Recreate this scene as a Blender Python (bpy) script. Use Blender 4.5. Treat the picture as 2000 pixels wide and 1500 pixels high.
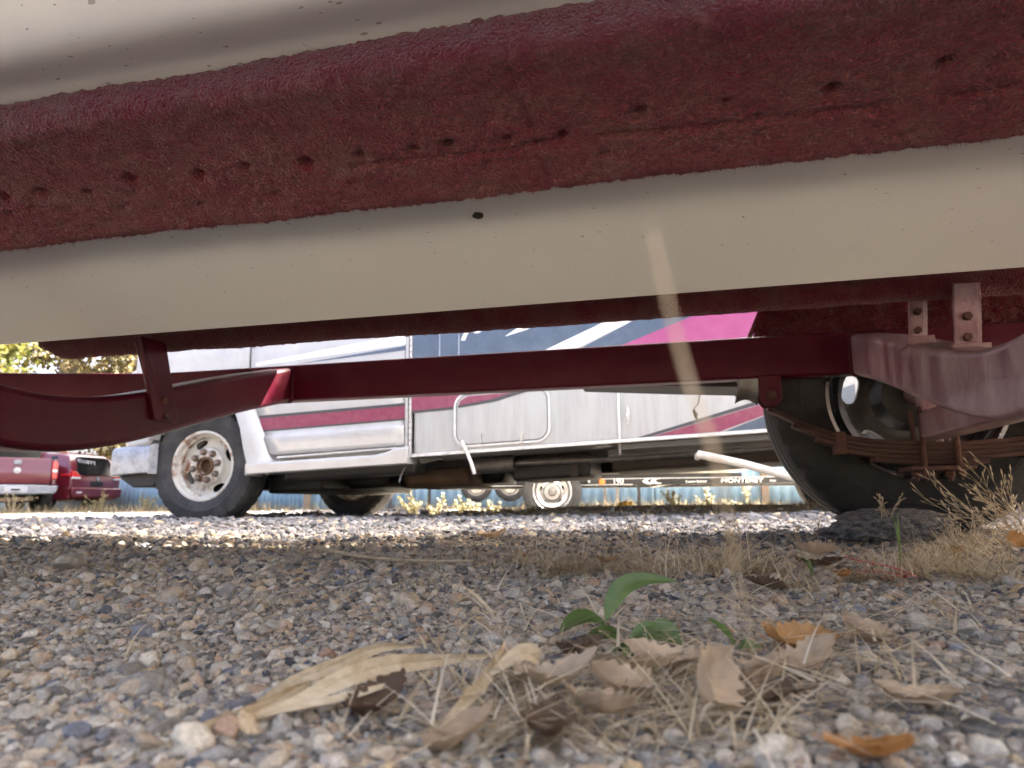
import bpy, math, random
import numpy as np
from mathutils import Vector, Matrix

for o in list(bpy.data.objects):
    bpy.data.objects.remove(o)
SC = bpy.context.scene
COL = SC.collection
rng = np.random.default_rng(7)
random.seed(7)
PI = math.pi

# ------------------------------------------------------------------ camera, sky, sun, exposure
cam_d = bpy.data.cameras.new('camera')
cam = bpy.data.objects.new('camera', cam_d)
COL.objects.link(cam)
SC.camera = cam
cam_d.sensor_width = 36.0
cam_d.lens = 36.0 * 1387.0 / 2000.0
cam_d.clip_start = 0.01
cam_d.clip_end = 3000
CAM_H = 0.085
cam.matrix_world = (Matrix.Translation((0, 0, CAM_H)) @ Matrix.Rotation(math.radians(90 + 9.54), 4, 'X')
                    @ Matrix.Rotation(-0.0115, 4, 'Z'))
cam_d.dof.use_dof = True
cam_d.dof.focus_distance = 0.75
cam_d.dof.aperture_fstop = 12.5

SUN_AZ, SUN_EL = math.radians(56), math.radians(45)     # azimuth from +Y towards +X
world = bpy.data.worlds.new('World')
SC.world = world
world.use_nodes = True
wn = world.node_tree.nodes
wl = world.node_tree.links
wn.clear()
w_out = wn.new('ShaderNodeOutputWorld')
w_bg = wn.new('ShaderNodeBackground')
w_sky = wn.new('ShaderNodeTexSky')
w_sky.sky_type = 'NISHITA'
w_sky.sun_disc = False
w_sky.sun_elevation = SUN_EL
w_sky.sun_rotation = SUN_AZ
w_sky.air_density = 0.4
w_sky.dust_density = 10.0
w_sky.ozone_density = 0.2
w_bg.inputs['Strength'].default_value = 0.15
wl.new(w_sky.outputs[0], w_bg.inputs['Color'])
wl.new(w_bg.outputs[0], w_out.inputs['Surface'])

sun_d = bpy.data.lights.new('sun', 'SUN')
sun_d.energy = 5.0
sun_d.angle = math.radians(0.6)
sun_d.color = (1.0, 0.93, 0.82)
sun = bpy.data.objects.new('sun', sun_d)
COL.objects.link(sun)
_sd = Vector((math.sin(SUN_AZ) * math.cos(SUN_EL), math.cos(SUN_AZ) * math.cos(SUN_EL), math.sin(SUN_EL)))
sun.rotation_euler = _sd.to_track_quat('Z', 'Y').to_euler()
sun.location = (12, 4, 12)

vs = SC.view_settings
vs.view_transform = 'Standard'
vs.look = 'None'
vs.exposure = 3.8
vs.gamma = 1.0
SC.render.engine = 'CYCLES'
cy = SC.cycles
cy.use_denoising = True
cy.use_adaptive_sampling = True
cy.adaptive_threshold = 0.02
cy.max_bounces = 8
cy.diffuse_bounces = 6
cy.glossy_bounces = 4
cy.transmission_bounces = 4
cy.transparent_max_bounces = 8
cy.sample_clamp_indirect = 6.0
cy.caustics_reflective = False
cy.caustics_refractive = False

# ------------------------------------------------------------------ frames and small maths
YAW = math.radians(13.2)         # the trailer, its boat and the motorhome stand parallel, turned this much
CY, SY = math.cos(YAW), math.sin(YAW)


def W(u, v, z=0.0):
    return (u * CY + v * SY, -u * SY + v * CY, z)


def to_uv(x, y):
    return x * CY - y * SY, x * SY + y * CY


def sstep(a, b, x):
    t = np.clip((x - a) / (b - a), 0, 1)
    return t * t * (3 - 2 * t)


def _hash(i, j, k, s):
    h = (i * 374761393 + j * 668265263 + k * 2147483647 + s * 974634533).astype(np.int64)
    h = (h ^ (h >> 13)) * 1274126177
    h = h & 0x7fffffff
    h = (h ^ (h >> 16)) & 0xffff
    return h / 32767.5 - 1.0


def vnoise(x, y, z=None, seed=0):
    x = np.asarray(x, float)
    y = np.asarray(y, float)
    z = np.zeros_like(x) if z is None else np.asarray(z, float)
    xi, yi, zi = np.floor(x).astype(np.int64), np.floor(y).astype(np.int64), np.floor(z).astype(np.int64)
    fx, fy, fz = x - xi, y - yi, z - zi
    fx, fy, fz = fx * fx * (3 - 2 * fx), fy * fy * (3 - 2 * fy), fz * fz * (3 - 2 * fz)
    r = 0
    for a in (0, 1):
        for b in (0, 1):
            for c in (0, 1):
                w = (fx if a else 1 - fx) * (fy if b else 1 - fy) * (fz if c else 1 - fz)
                r = r + w * _hash(xi + a, yi + b, zi + c, seed)
    return r


def gh(x, y):
    """height of the ground"""
    x = np.asarray(x, float)
    y = np.asarray(y, float)
    u, v = x * CY - y * SY, x * SY + y * CY
    d = np.hypot(x, y)
    h = 0.004 * vnoise(x * 9, y * 9, seed=3) + 0.012 * vnoise(x * 1.7, y * 1.7, seed=5) * sstep(0.3, 1.5, d)
    h = h + 0.062 * np.exp(-((v - 5.05) / 0.45) ** 2) * sstep(-1.9, -0.7, u) * (1 - sstep(2.0, 3.2, u))
    h = h - 0.11 * sstep(5.4, 6.6, v) * (1 - sstep(8.5, 12.0, v)) * sstep(-3.5, -1.5, u)
    h = h + 0.02 * vnoise(x * 0.5, y * 0.5, seed=9) * sstep(6, 12, d)
    far = sstep(60, 300, d)
    return h * (1 - far)


def ghs(x, y):
    return float(gh(np.array([x]), np.array([y]))[0])


# ------------------------------------------------------------------ mesh builder
class MB:
    def __init__(self):
        self.v = []
        self.f = []
        self.n = 0

    def add(self, verts, faces):
        verts = [tuple(map(float, p)) for p in verts]
        b = self.n
        self.v += verts
        self.n += len(verts)
        self.f += [tuple(b + i for i in f) for f in faces]
        return self

    def box(self, a, b):
        (x0, y0, z0), (x1, y1, z1) = a, b
        return self.add([(x0, y0, z0), (x1, y0, z0), (x1, y1, z0), (x0, y1, z0), (x0, y0, z1), (x1, y0, z1), (x1, y1, z1), (x0, y1, z1)],
                        [(0, 3, 2, 1), (4, 5, 6, 7), (0, 1, 5, 4), (1, 2, 6, 5), (2, 3, 7, 6), (3, 0, 4, 7)])

    def cyl(self, a, b, r, n=16, r2=None, caps=True):
        a, b = Vector(a), Vector(b)
        r2 = r if r2 is None else r2
        d = (b - a).normalized()
        e = d.orthogonal().normalized()
        g = d.cross(e)
        vs_ = []
        for p, rr in ((a, r), (b, r2)):
            for i in range(n):
                t = 2 * PI * i / n
                vs_.append(p + (e * math.cos(t) + g * math.sin(t)) * rr)
        fs = [(i, (i + 1) % n, n + (i + 1) % n, n + i) for i in range(n)]
        if caps:
            fs += [tuple(range(n - 1, -1, -1)), tuple(range(n, 2 * n))]
        return self.add(vs_, fs)

    def tube(self, pts, r, n=8, caps=True, flat=1.0):
        pts = [Vector(p) for p in pts]
        rs = [r] * len(pts) if not hasattr(r, '__len__') else list(r)
        vs_ = []
        e = None
        for i, p in enumerate(pts):
            d = (pts[min(i + 1, len(pts) - 1)] - pts[max(i - 1, 0)]).normalized()
            if e is None:
                e = d.orthogonal().normalized()
            else:
                e = (e - d * e.dot(d))
                e = e.normalized() if e.length > 1e-6 else d.orthogonal().normalized()
            g = d.cross(e)
            for k in range(n):
                t = 2 * PI * k / n
                vs_.append(p + (e * math.cos(t) + g * math.sin(t) * flat) * rs[i])
        fs = []
        for i in range(len(pts) - 1):
            for k in range(n):
                k2 = (k + 1) % n
                fs.append((i * n + k, i * n + k2, (i + 1) * n + k2, (i + 1) * n + k))
        if caps:
            fs += [tuple(range(n - 1, -1, -1)), tuple(range((len(pts) - 1) * n, len(pts) * n))]
        return self.add(vs_, fs)

    def prism(self, poly, fn, d):
        """poly: 2D points; fn maps (a,b)->3D; d: extrude vector"""
        n = len(poly)
        p0 = [Vector(fn(a, b)) for a, b in poly]
        p1 = [p + Vector(d) for p in p0]
        return self.add(p0 + p1, [tuple(range(n)), tuple(range(2 * n - 1, n - 1, -1))] +
                        [(i, n + i, n + (i + 1) % n, (i + 1) % n) for i in range(n)])

    def grid(self, rows, close_u=False):
        """rows: list of equally long lists of points"""
        m = len(rows[0])
        vs_ = [p for r in rows for p in r]
        fs = []
        for i in range(len(rows) - 1):
            for k in range(m if close_u else m - 1):
                k2 = (k + 1) % m
                fs.append((i * m + k, i * m + k2, (i + 1) * m + k2, (i + 1) * m + k))
        return self.add(vs_, fs)

    def lathe(self, prof, c, n=48, closed=False, ax='y'):
        """prof: (r, t) along the axis through c"""
        rows = []
        for r, t in prof:
            row = []
            for i in range(n):
                a = 2 * PI * i / n
                if ax == 'y':
                    row.append((c[0] + r * math.cos(a), c[1] + t, c[2] + r * math.sin(a)))
                elif ax == 'x':
                    row.append((c[0] + t, c[1] + r * math.cos(a), c[2] + r * math.sin(a)))
                else:
                    row.append((c[0] + r * math.cos(a), c[1] + r * math.sin(a), c[2] + t))
            rows.append(row)
        if closed:
            rows.append(rows[0])
        return self.grid(rows, True)


OFF = {}
ROOT = {}


def mesh_from(name, mb, mats, smooth=35, off=(0, 0, 0)):
    me = bpy.data.meshes.new(name)
    o = np.array(off)
    me.from_pydata([tuple(np.array(p) - o) for p in mb.v] if any(off) else mb.v, [], mb.f)
    me.validate(clean_customdata=False)
    if not isinstance(mats, (list, tuple)):
        mats = [mats]
    for m in mats:
        me.materials.append(m)
    if smooth:
        me.shade_smooth()
        me.set_sharp_from_angle(angle=math.radians(smooth))
    me.update()
    return me


def finish(o, parent=None, bevel=0, seg=2, solid=0):
    COL.objects.link(o)
    if parent is not None:
        o.parent = parent
        if parent.name in OFF:
            OFF[o.name] = OFF[parent.name]
    if solid:
        s = o.modifiers.new('thick', 'SOLIDIFY')
        s.thickness = solid
        s.offset = 0
    if bevel:
        b = o.modifiers.new('bevel', 'BEVEL')
        b.width = bevel
        b.segments = seg
        b.limit_method = 'ANGLE'
        b.angle_limit = math.radians(40)
        b.harden_normals = False
    return o


def obj(name, mb, mats, parent=None, bevel=0, seg=2, smooth=35, solid=0, off=None):
    """one mesh object; its points are given in the frame of the thing it belongs to"""
    of = off if off is not None else (OFF.get(parent.name, (0, 0, 0)) if parent is not None else (0, 0, 0))
    o = bpy.data.objects.new(name, mesh_from(name, mb, mats, smooth, of))
    return finish(o, parent, bevel, seg, solid)


def empty(name, loc=(0, 0, 0), rz=0.0, parent=None, off=None):
    o = bpy.data.objects.new(name, None)
    o.empty_display_size = 0.1
    COL.objects.link(o)
    o.location = loc
    o.rotation_euler = (0, 0, rz)
    if parent is not None:
        o.parent = parent
        OFF[o.name] = OFF.get(parent.name, (0, 0, 0))
    if off is not None:
        OFF[o.name] = off
    return o


def tag(o, label, cat, group=None):
    o['label'] = label
    o['category'] = cat
    if group:
        o['group'] = group
    return o


def uv_thing(name, u, v, z, label, cat, group=None):
    o = empty(name, W(u, v, z), -YAW, off=(u, v, z))
    return tag(o, label, cat, group)


def copy_tree(o, parent=None):
    c = o.copy()
    COL.objects.link(c)
    c.parent = parent
    for ch in list(o.children):
        copy_tree(ch, c)
    return c


# ------------------------------------------------------------------ materials
def pbr(name, col, rough=0.5, metal=0.0, col2=None, scale=8.0, lo=0.35, hi=0.65, bump=0.0, bscale=150.0, coat=0.0,
        spec=0.5, detail=6.0, rough2=None, stretch=None, sheen=0.0, dist=0.01):
    m = bpy.data.materials.new(name)
    m.use_nodes = True
    nt = m.node_tree
    N, L = nt.nodes, nt.links
    b = N['Principled BSDF']
    b.inputs['Roughness'].default_value = rough
    b.inputs['Metallic'].default_value = metal
    b.inputs['Specular IOR Level'].default_value = spec
    b.inputs['Coat Weight'].default_value = coat
    b.inputs['Coat Roughness'].default_value = 0.08
    if sheen:
        b.inputs['Sheen Weight'].default_value = sheen
    tc = N.new('ShaderNodeTexCoord')
    src = tc.outputs['Object']
    if stretch:
        mp = N.new('ShaderNodeMapping')
        mp.inputs['Scale'].default_value = stretch
        L.new(src, mp.inputs[0])
        src = mp.outputs[0]
    if col2 is not None:
        nz = N.new('ShaderNodeTexNoise')
        nz.inputs['Scale'].default_value = scale
        nz.inputs['Detail'].default_value = detail
        nz.inputs['Roughness'].default_value = 0.65
        L.new(src, nz.inputs['Vector'])
        rp = N.new('ShaderNodeValToRGB')
        rp.color_ramp.elements[0].position = lo
        rp.color_ramp.elements[0].color = (*col, 1)
        rp.color_ramp.elements[1].position = hi
        rp.color_ramp.elements[1].color = (*col2, 1)
        L.new(nz.outputs['Fac'], rp.inputs[0])
        L.new(rp.outputs[0], b.inputs['Base Color'])
        if rough2 is not None:
            mr = N.new('ShaderNodeMapRange')
            mr.inputs[1].default_value = lo
            mr.inputs[2].default_value = hi
            mr.inputs[3].default_value = rough
            mr.inputs[4].default_value = rough2
            L.new(nz.outputs['Fac'], mr.inputs[0])
            L.new(mr.outputs[0], b.inputs['Roughness'])
    else:
        b.inputs['Base Color'].default_value = (*col, 1)
    if bump:
        n2 = N.new('ShaderNodeTexNoise')
        n2.inputs['Scale'].default_value = bscale
        n2.inputs['Detail'].default_value = 4
        L.new(src, n2.inputs['Vector'])
        bp = N.new('ShaderNodeBump')
        bp.inputs['Strength'].default_value = bump
        bp.inputs['Distance'].default_value = dist
        L.new(n2.outputs['Fac'], bp.inputs['Height'])
        L.new(bp.outputs[0], b.inputs['Normal'])
    return m


def attr_ramp(name, stops, rough=0.7, attr='rnd', trans=0.0, bump=0.0, bscale=300, obj_random=False, noise_mix=0.0, spec=0.3):
    """colour from a per-blade / per-object random number through a ramp"""
    m = bpy.data.materials.new(name)
    m.use_nodes = True
    N, L = m.node_tree.nodes, m.node_tree.links
    b = N['Principled BSDF']
    b.inputs['Roughness'].default_value = rough
    b.inputs['Specular IOR Level'].default_value = spec
    if obj_random:
        a = N.new('ShaderNodeObjectInfo')
        fac = a.outputs['Random']
    else:
        a = N.new('ShaderNodeAttribute')
        a.attribute_name = attr
        fac = a.outputs['Fac']
    rp = N.new('ShaderNodeValToRGB')
    rp.color_ramp.interpolation = 'LINEAR'
    els = rp.color_ramp.elements
    while len(els) < len(stops):
        els.new(0.5)
    for e, (p, c) in zip(els, stops):
        e.position = p
        e.color = (*c, 1)
    L.new(fac, rp.inputs[0])
    out = rp.outputs[0]
    tc = N.new('ShaderNodeTexCoord')
    if noise_mix:
        nz = N.new('ShaderNodeTexNoise')
        nz.inputs['Scale'].default_value = bscale * 0.4
        nz.inputs['Detail'].default_value = 6
        L.new(tc.outputs['Object'], nz.inputs['Vector'])
        mx = N.new('ShaderNodeMix')
        mx.data_type = 'RGBA'
        mx.blend_type = 'MULTIPLY'
        mx.inputs['Factor'].default_value = 1.0
        mr = N.new('ShaderNodeMapRange')
        mr.inputs[1].default_value = 0.3
        mr.inputs[2].default_value = 0.7
        mr.inputs[3].default_value = 1.0 - noise_mix
        mr.inputs[4].default_value = 1.0 + noise_mix * 0.4
        L.new(nz.outputs['Fac'], mr.inputs[0])
        L.new(out, mx.inputs['A'])
        L.new(mr.outputs[0], mx.inputs['B'])
        out = mx.outputs['Result']
    L.new(out, b.inputs['Base Color'])
    if bump:
        n2 = N.new('ShaderNodeTexNoise')
        n2.inputs['Scale'].default_value = bscale
        n2.inputs['Detail'].default_value = 5
        L.new(tc.outputs['Object'], n2.inputs['Vector'])
        bp = N.new('ShaderNodeBump')
        bp.inputs['Strength'].default_value = bump
        bp.inputs['Distance'].default_value = 0.002
        L.new(n2.outputs['Fac'], bp.inputs['Height'])
        L.new(bp.outputs[0], b.inputs['Normal'])
    if trans:
        t = N.new('ShaderNodeBsdfTranslucent')
        L.new(out, t.inputs[0])
        ms = N.new('ShaderNodeMixShader')
        ms.inputs[0].default_value = trans
        L.new(b.outputs[0], ms.inputs[1])
        L.new(t.outputs[0], ms.inputs[2])
        L.new(ms.outputs[0], N['Material Output'].inputs[0])
    return m


M = {}
M['maroon'] = pbr('maroon_paint', (0.058, 0.002, 0.010), 0.34, col2=(0.075, 0.010, 0.016), scale=14, lo=0.45, hi=0.8, coat=0.04, spec=0.18,
                  bump=0.05, bscale=60, rough2=0.5)
M['maroon_dusty'] = pbr('maroon_paint_dusty', (0.15, 0.045, 0.068), 0.32, col2=(0.34, 0.25, 0.262), scale=11, lo=0.36, hi=0.70,
                        coat=0.2, bump=0.15, bscale=70, rough2=0.6, stretch=(1.2, 1.2, 0.7), detail=12)
M['carpet'] = pbr('maroon_carpet', (0.165, 0.018, 0.030), 0.95, col2=(0.175, 0.07, 0.06), scale=22, lo=0.40, hi=0.72, bump=0.9,
                  bscale=330, spec=0.1, sheen=0.25)
M['fibre'] = attr_ramp('maroon_carpet_fibre', [(0, (0.14, 0.014, 0.025)), (0.55, (0.27, 0.03, 0.05)), (0.9, (0.29, 0.09, 0.085)),
                                               (1, (0.36, 0.27, 0.19))], 0.9, spec=0.1)
M['rubber'] = pbr('tyre_rubber', (0.014, 0.014, 0.015), 0.7, col2=(0.034, 0.033, 0.032), scale=5, bump=0.2, bscale=90, spec=0.3)
M['rubber_grey'] = pbr('weathered_tyre_rubber', (0.030, 0.030, 0.032), 0.8, col2=(0.062, 0.060, 0.058), scale=7, bump=0.2, bscale=80,
                       spec=0.25)
M['chrome'] = pbr('worn_chrome', (0.36, 0.36, 0.37), 0.3, 1.0, col2=(0.22, 0.19, 0.165), scale=9, lo=0.5, hi=0.8, rough2=0.5)
M['chrome_bright'] = pbr('chrome_plate', (0.68, 0.68, 0.69), 0.16, 1.0, col2=(0.40, 0.34, 0.29), scale=12, lo=0.55, hi=0.8, rough2=0.5)
M['bumper'] = pbr('dulled_chrome', (0.30, 0.31, 0.33), 0.4, 0.7, col2=(0.19, 0.195, 0.205), scale=25, lo=0.4, hi=0.7, rough2=0.55)
M['steel'] = pbr('grey_steel', (0.20, 0.20, 0.20), 0.5, 0.7, col2=(0.12, 0.10, 0.09), scale=12)
M['rust'] = pbr('rusty_spring_steel', (0.040, 0.017, 0.013), 0.8, 0.1, col2=(0.075, 0.035, 0.025), scale=30, bump=0.4, bscale=160,
                stretch=(0.4, 1, 2))
M['rustdark'] = pbr('dark_rusty_steel', (0.05, 0.02, 0.016), 0.7, 0.2, col2=(0.11, 0.045, 0.03), scale=25, bump=0.3)
M['black'] = pbr('black_underbody', (0.008, 0.008, 0.009), 0.6, col2=(0.02, 0.018, 0.016), scale=9)
M['blackgloss'] = pbr('black_gloss_paint', (0.01, 0.01, 0.011), 0.2, coat=0.5)
M['tank'] = pbr('brown_tank', (0.06, 0.036, 0.02), 0.75, col2=(0.12, 0.075, 0.045), scale=8, bump=0.2, bscale=40)
M['tan'] = pbr('tan_tank_plastic', (0.06, 0.046, 0.034), 0.75, col2=(0.035, 0.027, 0.021), scale=6)
M['greybar'] = pbr('dusty_grey_steel', (0.085, 0.08, 0.072), 0.7, col2=(0.045, 0.04, 0.036), scale=14, stretch=(0.4, 1, 2))
M['rvwhite'] = pbr('motorhome_white', (0.35, 0.352, 0.34), 0.32, col2=(0.27, 0.262, 0.237), scale=5, lo=0.42, hi=0.8, coat=0.15,
                   rough2=0.5, stretch=(5, 1, 0.5))
M['rvlow'] = pbr('motorhome_white_cab', (0.39, 0.392, 0.385), 0.25, col2=(0.335, 0.33, 0.312), scale=3, coat=0.4)
M['trim'] = pbr('aluminium_trim', (0.62, 0.62, 0.61), 0.4, 0.3, col2=(0.45, 0.44, 0.42), scale=30)
M['stripe'] = pbr('magenta_maroon_decal', (0.17, 0.015, 0.052), 0.4, col2=(0.22, 0.04, 0.08), scale=30, lo=0.4, hi=0.8, coat=0.1)
M['stripe_pink'] = pbr('faded_magenta_decal', (0.27, 0.032, 0.13), 0.4, col2=(0.31, 0.05, 0.155), scale=12, coat=0.1)
M['navy'] = pbr('navy_grey_decal', (0.040, 0.058, 0.088), 0.3, col2=(0.06, 0.085, 0.12), scale=10, coat=0.3)
M['darkline'] = pbr('charcoal_decal', (0.035, 0.035, 0.042), 0.45)
M['rimwhite'] = pbr('rusty_white_wheel', (0.50, 0.485, 0.43), 0.5, col2=(0.20, 0.085, 0.03), scale=13, lo=0.52, hi=0.66, bump=0.25,
                    bscale=120, rough2=0.85)
M['lug'] = pbr('dull_lug_steel', (0.20, 0.17, 0.15), 0.5, 0.5, col2=(0.15, 0.10, 0.07), scale=30)
M['hubrust'] = pbr('rusty_hub', (0.10, 0.055, 0.03), 0.75, 0.2, col2=(0.16, 0.09, 0.05), scale=20)
M['glass'] = pbr('tinted_glass', (0.010, 0.011, 0.012), 0.12, spec=0.25)
M['redpaint'] = pbr('dark_red_car_paint', (0.13, 0.008, 0.018), 0.3, coat=0.5, col2=(0.14, 0.016, 0.026), scale=2)
M['lampred'] = pbr('red_lamp_lens', (0.62, 0.015, 0.02), 0.2, coat=0.5)
M['lampwhite'] = pbr('clear_lamp_lens', (0.75, 0.75, 0.75), 0.2, coat=0.5)
M['amber'] = pbr('amber_lens', (0.85, 0.17, 0.015), 0.3, coat=0.4)
M['whitepvc'] = pbr('white_plastic_pipe', (0.66, 0.63, 0.57), 0.45, col2=(0.5, 0.47, 0.42), scale=14)
M['letter'] = pbr('white_lettering', (0.72, 0.72, 0.72), 0.5)
M['silver'] = pbr('silver_decal', (0.42, 0.43, 0.45), 0.35, 0.5)
M['fence'] = pbr('pale_blue_sheet_metal', (0.25, 0.40, 0.50), 0.5, 0.0, col2=(0.35, 0.50, 0.58), scale=2.5, stretch=(3, 3, 0.4))
M['wood'] = pbr('weathered_wood', (0.30, 0.22, 0.14), 0.8, col2=(0.20, 0.14, 0.09), scale=6, stretch=(6, 6, 0.5), bump=0.3, bscale=30)
M['red_plastic'] = pbr('red_plastic', (0.62, 0.022, 0.05), 0.35, coat=0.2)
M['yellow'] = pbr('yellow_cloth', (0.55, 0.33, 0.04), 0.85, col2=(0.4, 0.24, 0.03), scale=14)
M['bark'] = pbr('pine_bark', (0.20, 0.095, 0.05), 0.9, col2=(0.10, 0.06, 0.04), scale=8, bump=0.8, bscale=14, stretch=(3, 3, 0.6), dist=0.05)
M['bark_grey'] = pbr('grey_bark', (0.14, 0.115, 0.095), 0.9, col2=(0.07, 0.06, 0.05), scale=8, bump=0.8, bscale=14, stretch=(3, 3, 0.6), dist=0.05)
M['asphalt'] = pbr('weathered_asphalt', (0.06, 0.058, 0.056), 0.95, col2=(0.24, 0.225, 0.205), scale=70, bump=1.0, bscale=130, spec=0.2)
M['clod'] = pbr('dried_mud', (0.05, 0.035, 0.02), 0.95, col2=(0.09, 0.07, 0.045), scale=120, bump=1, bscale=400)

# ------------------------------------------------------------------ ground, one sheet
M['ground'] = bpy.data.materials.new('gravel_soil')


def ground_material(m):
    m.use_nodes = True
    N, L = m.node_tree.nodes, m.node_tree.links
    b = N['Principled BSDF']
    b.inputs['Roughness'].default_value = 0.95
    b.inputs['Specular IOR Level'].default_value = 0.2
    tc = N.new('ShaderNodeTexCoord')
    P = tc.outputs['Object']

    def noise(scale, detail=6):
        n = N.new('ShaderNodeTexNoise')
        n.inputs['Scale'].default_value = scale
        n.inputs['Detail'].default_value = detail
        L.new(P, n.inputs['Vector'])
        return n.outputs['Fac']

    def ramp(fac, stops):
        r = N.new('ShaderNodeValToRGB')
        e = r.color_ramp.elements
        while len(e) < len(stops):
            e.new(0.5)
        for q, (p, c) in zip(e, stops):
            q.position = p
            q.color = (*c, 1)
        L.new(fac, r.inputs[0])
        return r.outputs[0]

    def mix(f, a, c, blend='MIX'):
        x = N.new('ShaderNodeMix')
        x.data_type = 'RGBA'
        x.blend_type = blend
        if isinstance(f, float):
            x.inputs['Factor'].default_value = f
        else:
            L.new(f, x.inputs['Factor'])
        L.new(a, x.inputs['A'])
        L.new(c, x.inputs['B'])
        return x.outputs['Result']

    soil = ramp(noise(60), [(0.3, (0.07, 0.055, 0.038)), (0.5, (0.14, 0.112, 0.078)), (0.7, (0.25, 0.21, 0.15))])
    vor = N.new('ShaderNodeTexVoronoi')
    vor.inputs['Scale'].default_value = 45
    L.new(P, vor.inputs['Vector'])
    sep = N.new('ShaderNodeSeparateColor')
    L.new(vor.outputs['Color'], sep.inputs[0])
    peb = ramp(sep.outputs[0], [(0.0, (0.21, 0.19, 0.165)), (0.4, (0.38, 0.345, 0.29)), (0.7, (0.45, 0.39, 0.31)), (1.0, (0.57, 0.53, 0.46))])
    mask = ramp(noise(3.0, 3), [(0.36, (0.35, 0.35, 0.35)), (0.58, (0.97, 0.97, 0.97))])
    near = mix(mask, soil, peb)
    straw = ramp(noise(9, 8), [(0.3, (0.14, 0.11, 0.065)), (0.55, (0.23, 0.19, 0.12)), (0.8, (0.30, 0.26, 0.18))])
    at = N.new('ShaderNodeAttribute')
    at.attribute_name = 'straw'
    out = mix(at.outputs['Fac'], near, straw)
    at2 = N.new('ShaderNodeAttribute')
    at2.attribute_name = 'dirt'
    dirt = ramp(noise(25, 8), [(0.3, (0.07, 0.045, 0.022)), (0.7, (0.14, 0.10, 0.055))])
    out = mix(at2.outputs['Fac'], out, dirt)
    L.new(out, b.inputs['Base Color'])
    bp = N.new('ShaderNodeBump')
    bp.inputs['Strength'].default_value = 0.9
    bp.inputs['Distance'].default_value = 0.012
    add = N.new('ShaderNodeMath')
    add.operation = 'SUBTRACT'
    L.new(noise(160), add.inputs[0])
    L.new(vor.outputs['Distance'], add.inputs[1])
    L.new(add.outputs[0], bp.inputs['Height'])
    L.new(bp.outputs[0], b.inputs['Normal'])


ground_material(M['ground'])
nr, na = 190, 300
rad = np.concatenate([[0.0], np.geomspace(0.05, 900, nr)])
ang = np.linspace(0, 2 * PI, na, endpoint=False)
RR, AA = np.meshgrid(rad[1:], ang, indexing='ij')
gx, gy = (RR * np.sin(AA)).ravel(), (RR * np.cos(AA)).ravel()
gz = gh(gx, gy)
gv = np.column_stack([gx, gy, gz])
gv = np.vstack([gv, [0, 0, ghs(0, 0)]])
I, K = np.meshgrid(np.arange(nr - 1), np.arange(na), indexing='ij')
K2 = (K + 1) % na
gf = np.column_stack([(I * na + K).ravel(), ((I + 1) * na + K).ravel(), ((I + 1) * na + K2).ravel(), (I * na + K2).ravel()]).tolist()
gf = [tuple(f) for f in gf] + [(nr * na, k, (k + 1) % na) for k in range(na)]
gme = bpy.data.meshes.new('ground')
gme.from_pydata(gv.tolist(), [], gf)
gme.materials.append(M['ground'])
gme.shade_smooth()
gu, gvv = to_uv(gv[:, 0], gv[:, 1])
dist = np.hypot(gv[:, 0], gv[:, 1])
straw = np.clip(sstep(11.5, 14, gv[:, 1]) * 0.9 + sstep(14, 22, dist) * 0.8 + 0.5 * (vnoise(gv[:, 0] * 1.1, gv[:, 1] * 1.1, seed=21) > 0.35) * sstep(7, 9, dist), 0, 1)
dirt = np.exp(-((gvv - 5.0) / 0.75) ** 2) * sstep(-2.6, -1.2, gu)
for nm, arr in (('straw', straw), ('dirt', dirt)):
    a = gme.attributes.new(nm, 'FLOAT', 'POINT')
    a.data.foreach_set('value', arr.astype(np.float32))
ground = bpy.data.objects.new('ground', gme)
ground['kind'] = 'structure'
ground['label'] = 'grey and tan gravel lot of the storage yard'
COL.objects.link(ground)

# ------------------------------------------------------------------ wheels
def tyre_mb(c, R, w, rr, n=110, lug=5, groove=0.006, flip=1):
    """tyre round the local y axis through c; rr = bead radius"""
    h = w / 2
    prof = [(rr - 0.004, -h * 0.70), (rr + 0.008, -h * 0.84), (rr + (R - rr) * 0.30, -h * 0.985), (rr + (R - rr) * 0.42, -h * 1.0),
            (rr + (R - rr) * 0.44, -h * 1.018), (rr + (R - rr) * 0.50, -h * 1.022), (rr + (R - rr) * 0.52, -h * 1.0),
            (rr + (R - rr) * 0.75, -h * 0.965), (R - 0.020, -h * 0.90), (R - 0.008, -h * 0.84), (R - 0.003, -h * 0.76), (R, -h * 0.55),
            (R, -h * 0.52), (R - 0.007, -h * 0.515), (R - 0.007, -h * 0.45), (R + 0.001, -h * 0.445), (R + 0.001, -h * 0.08),
            (R - 0.007, -h * 0.075), (R - 0.007, 0)]
    prof = prof + [(r, -t) for r, t in prof[-2::-1]]
    rows = []
    m = n * 4
    for r, t in prof:
        row = []
        sh = 0.55 < abs(t) / h < 0.93
        mid = 0.09 < abs(t) / h < 0.44
        for i in range(m):
            a = 2 * PI * i / m
            rr_ = r
            ph = (i + int(abs(t) / h * 3)) % 8
            if (sh and ph in (0, 1)) or (mid and ((i + 3) % 8) in (0, 1)):
                rr_ = r - groove
            row.append((c[0] + rr_ * math.cos(a), c[1] + t, c[2] + rr_ * math.sin(a)))
        rows.append(row)
    mb = MB()
    mb.grid(rows, True)
    return mb


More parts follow.
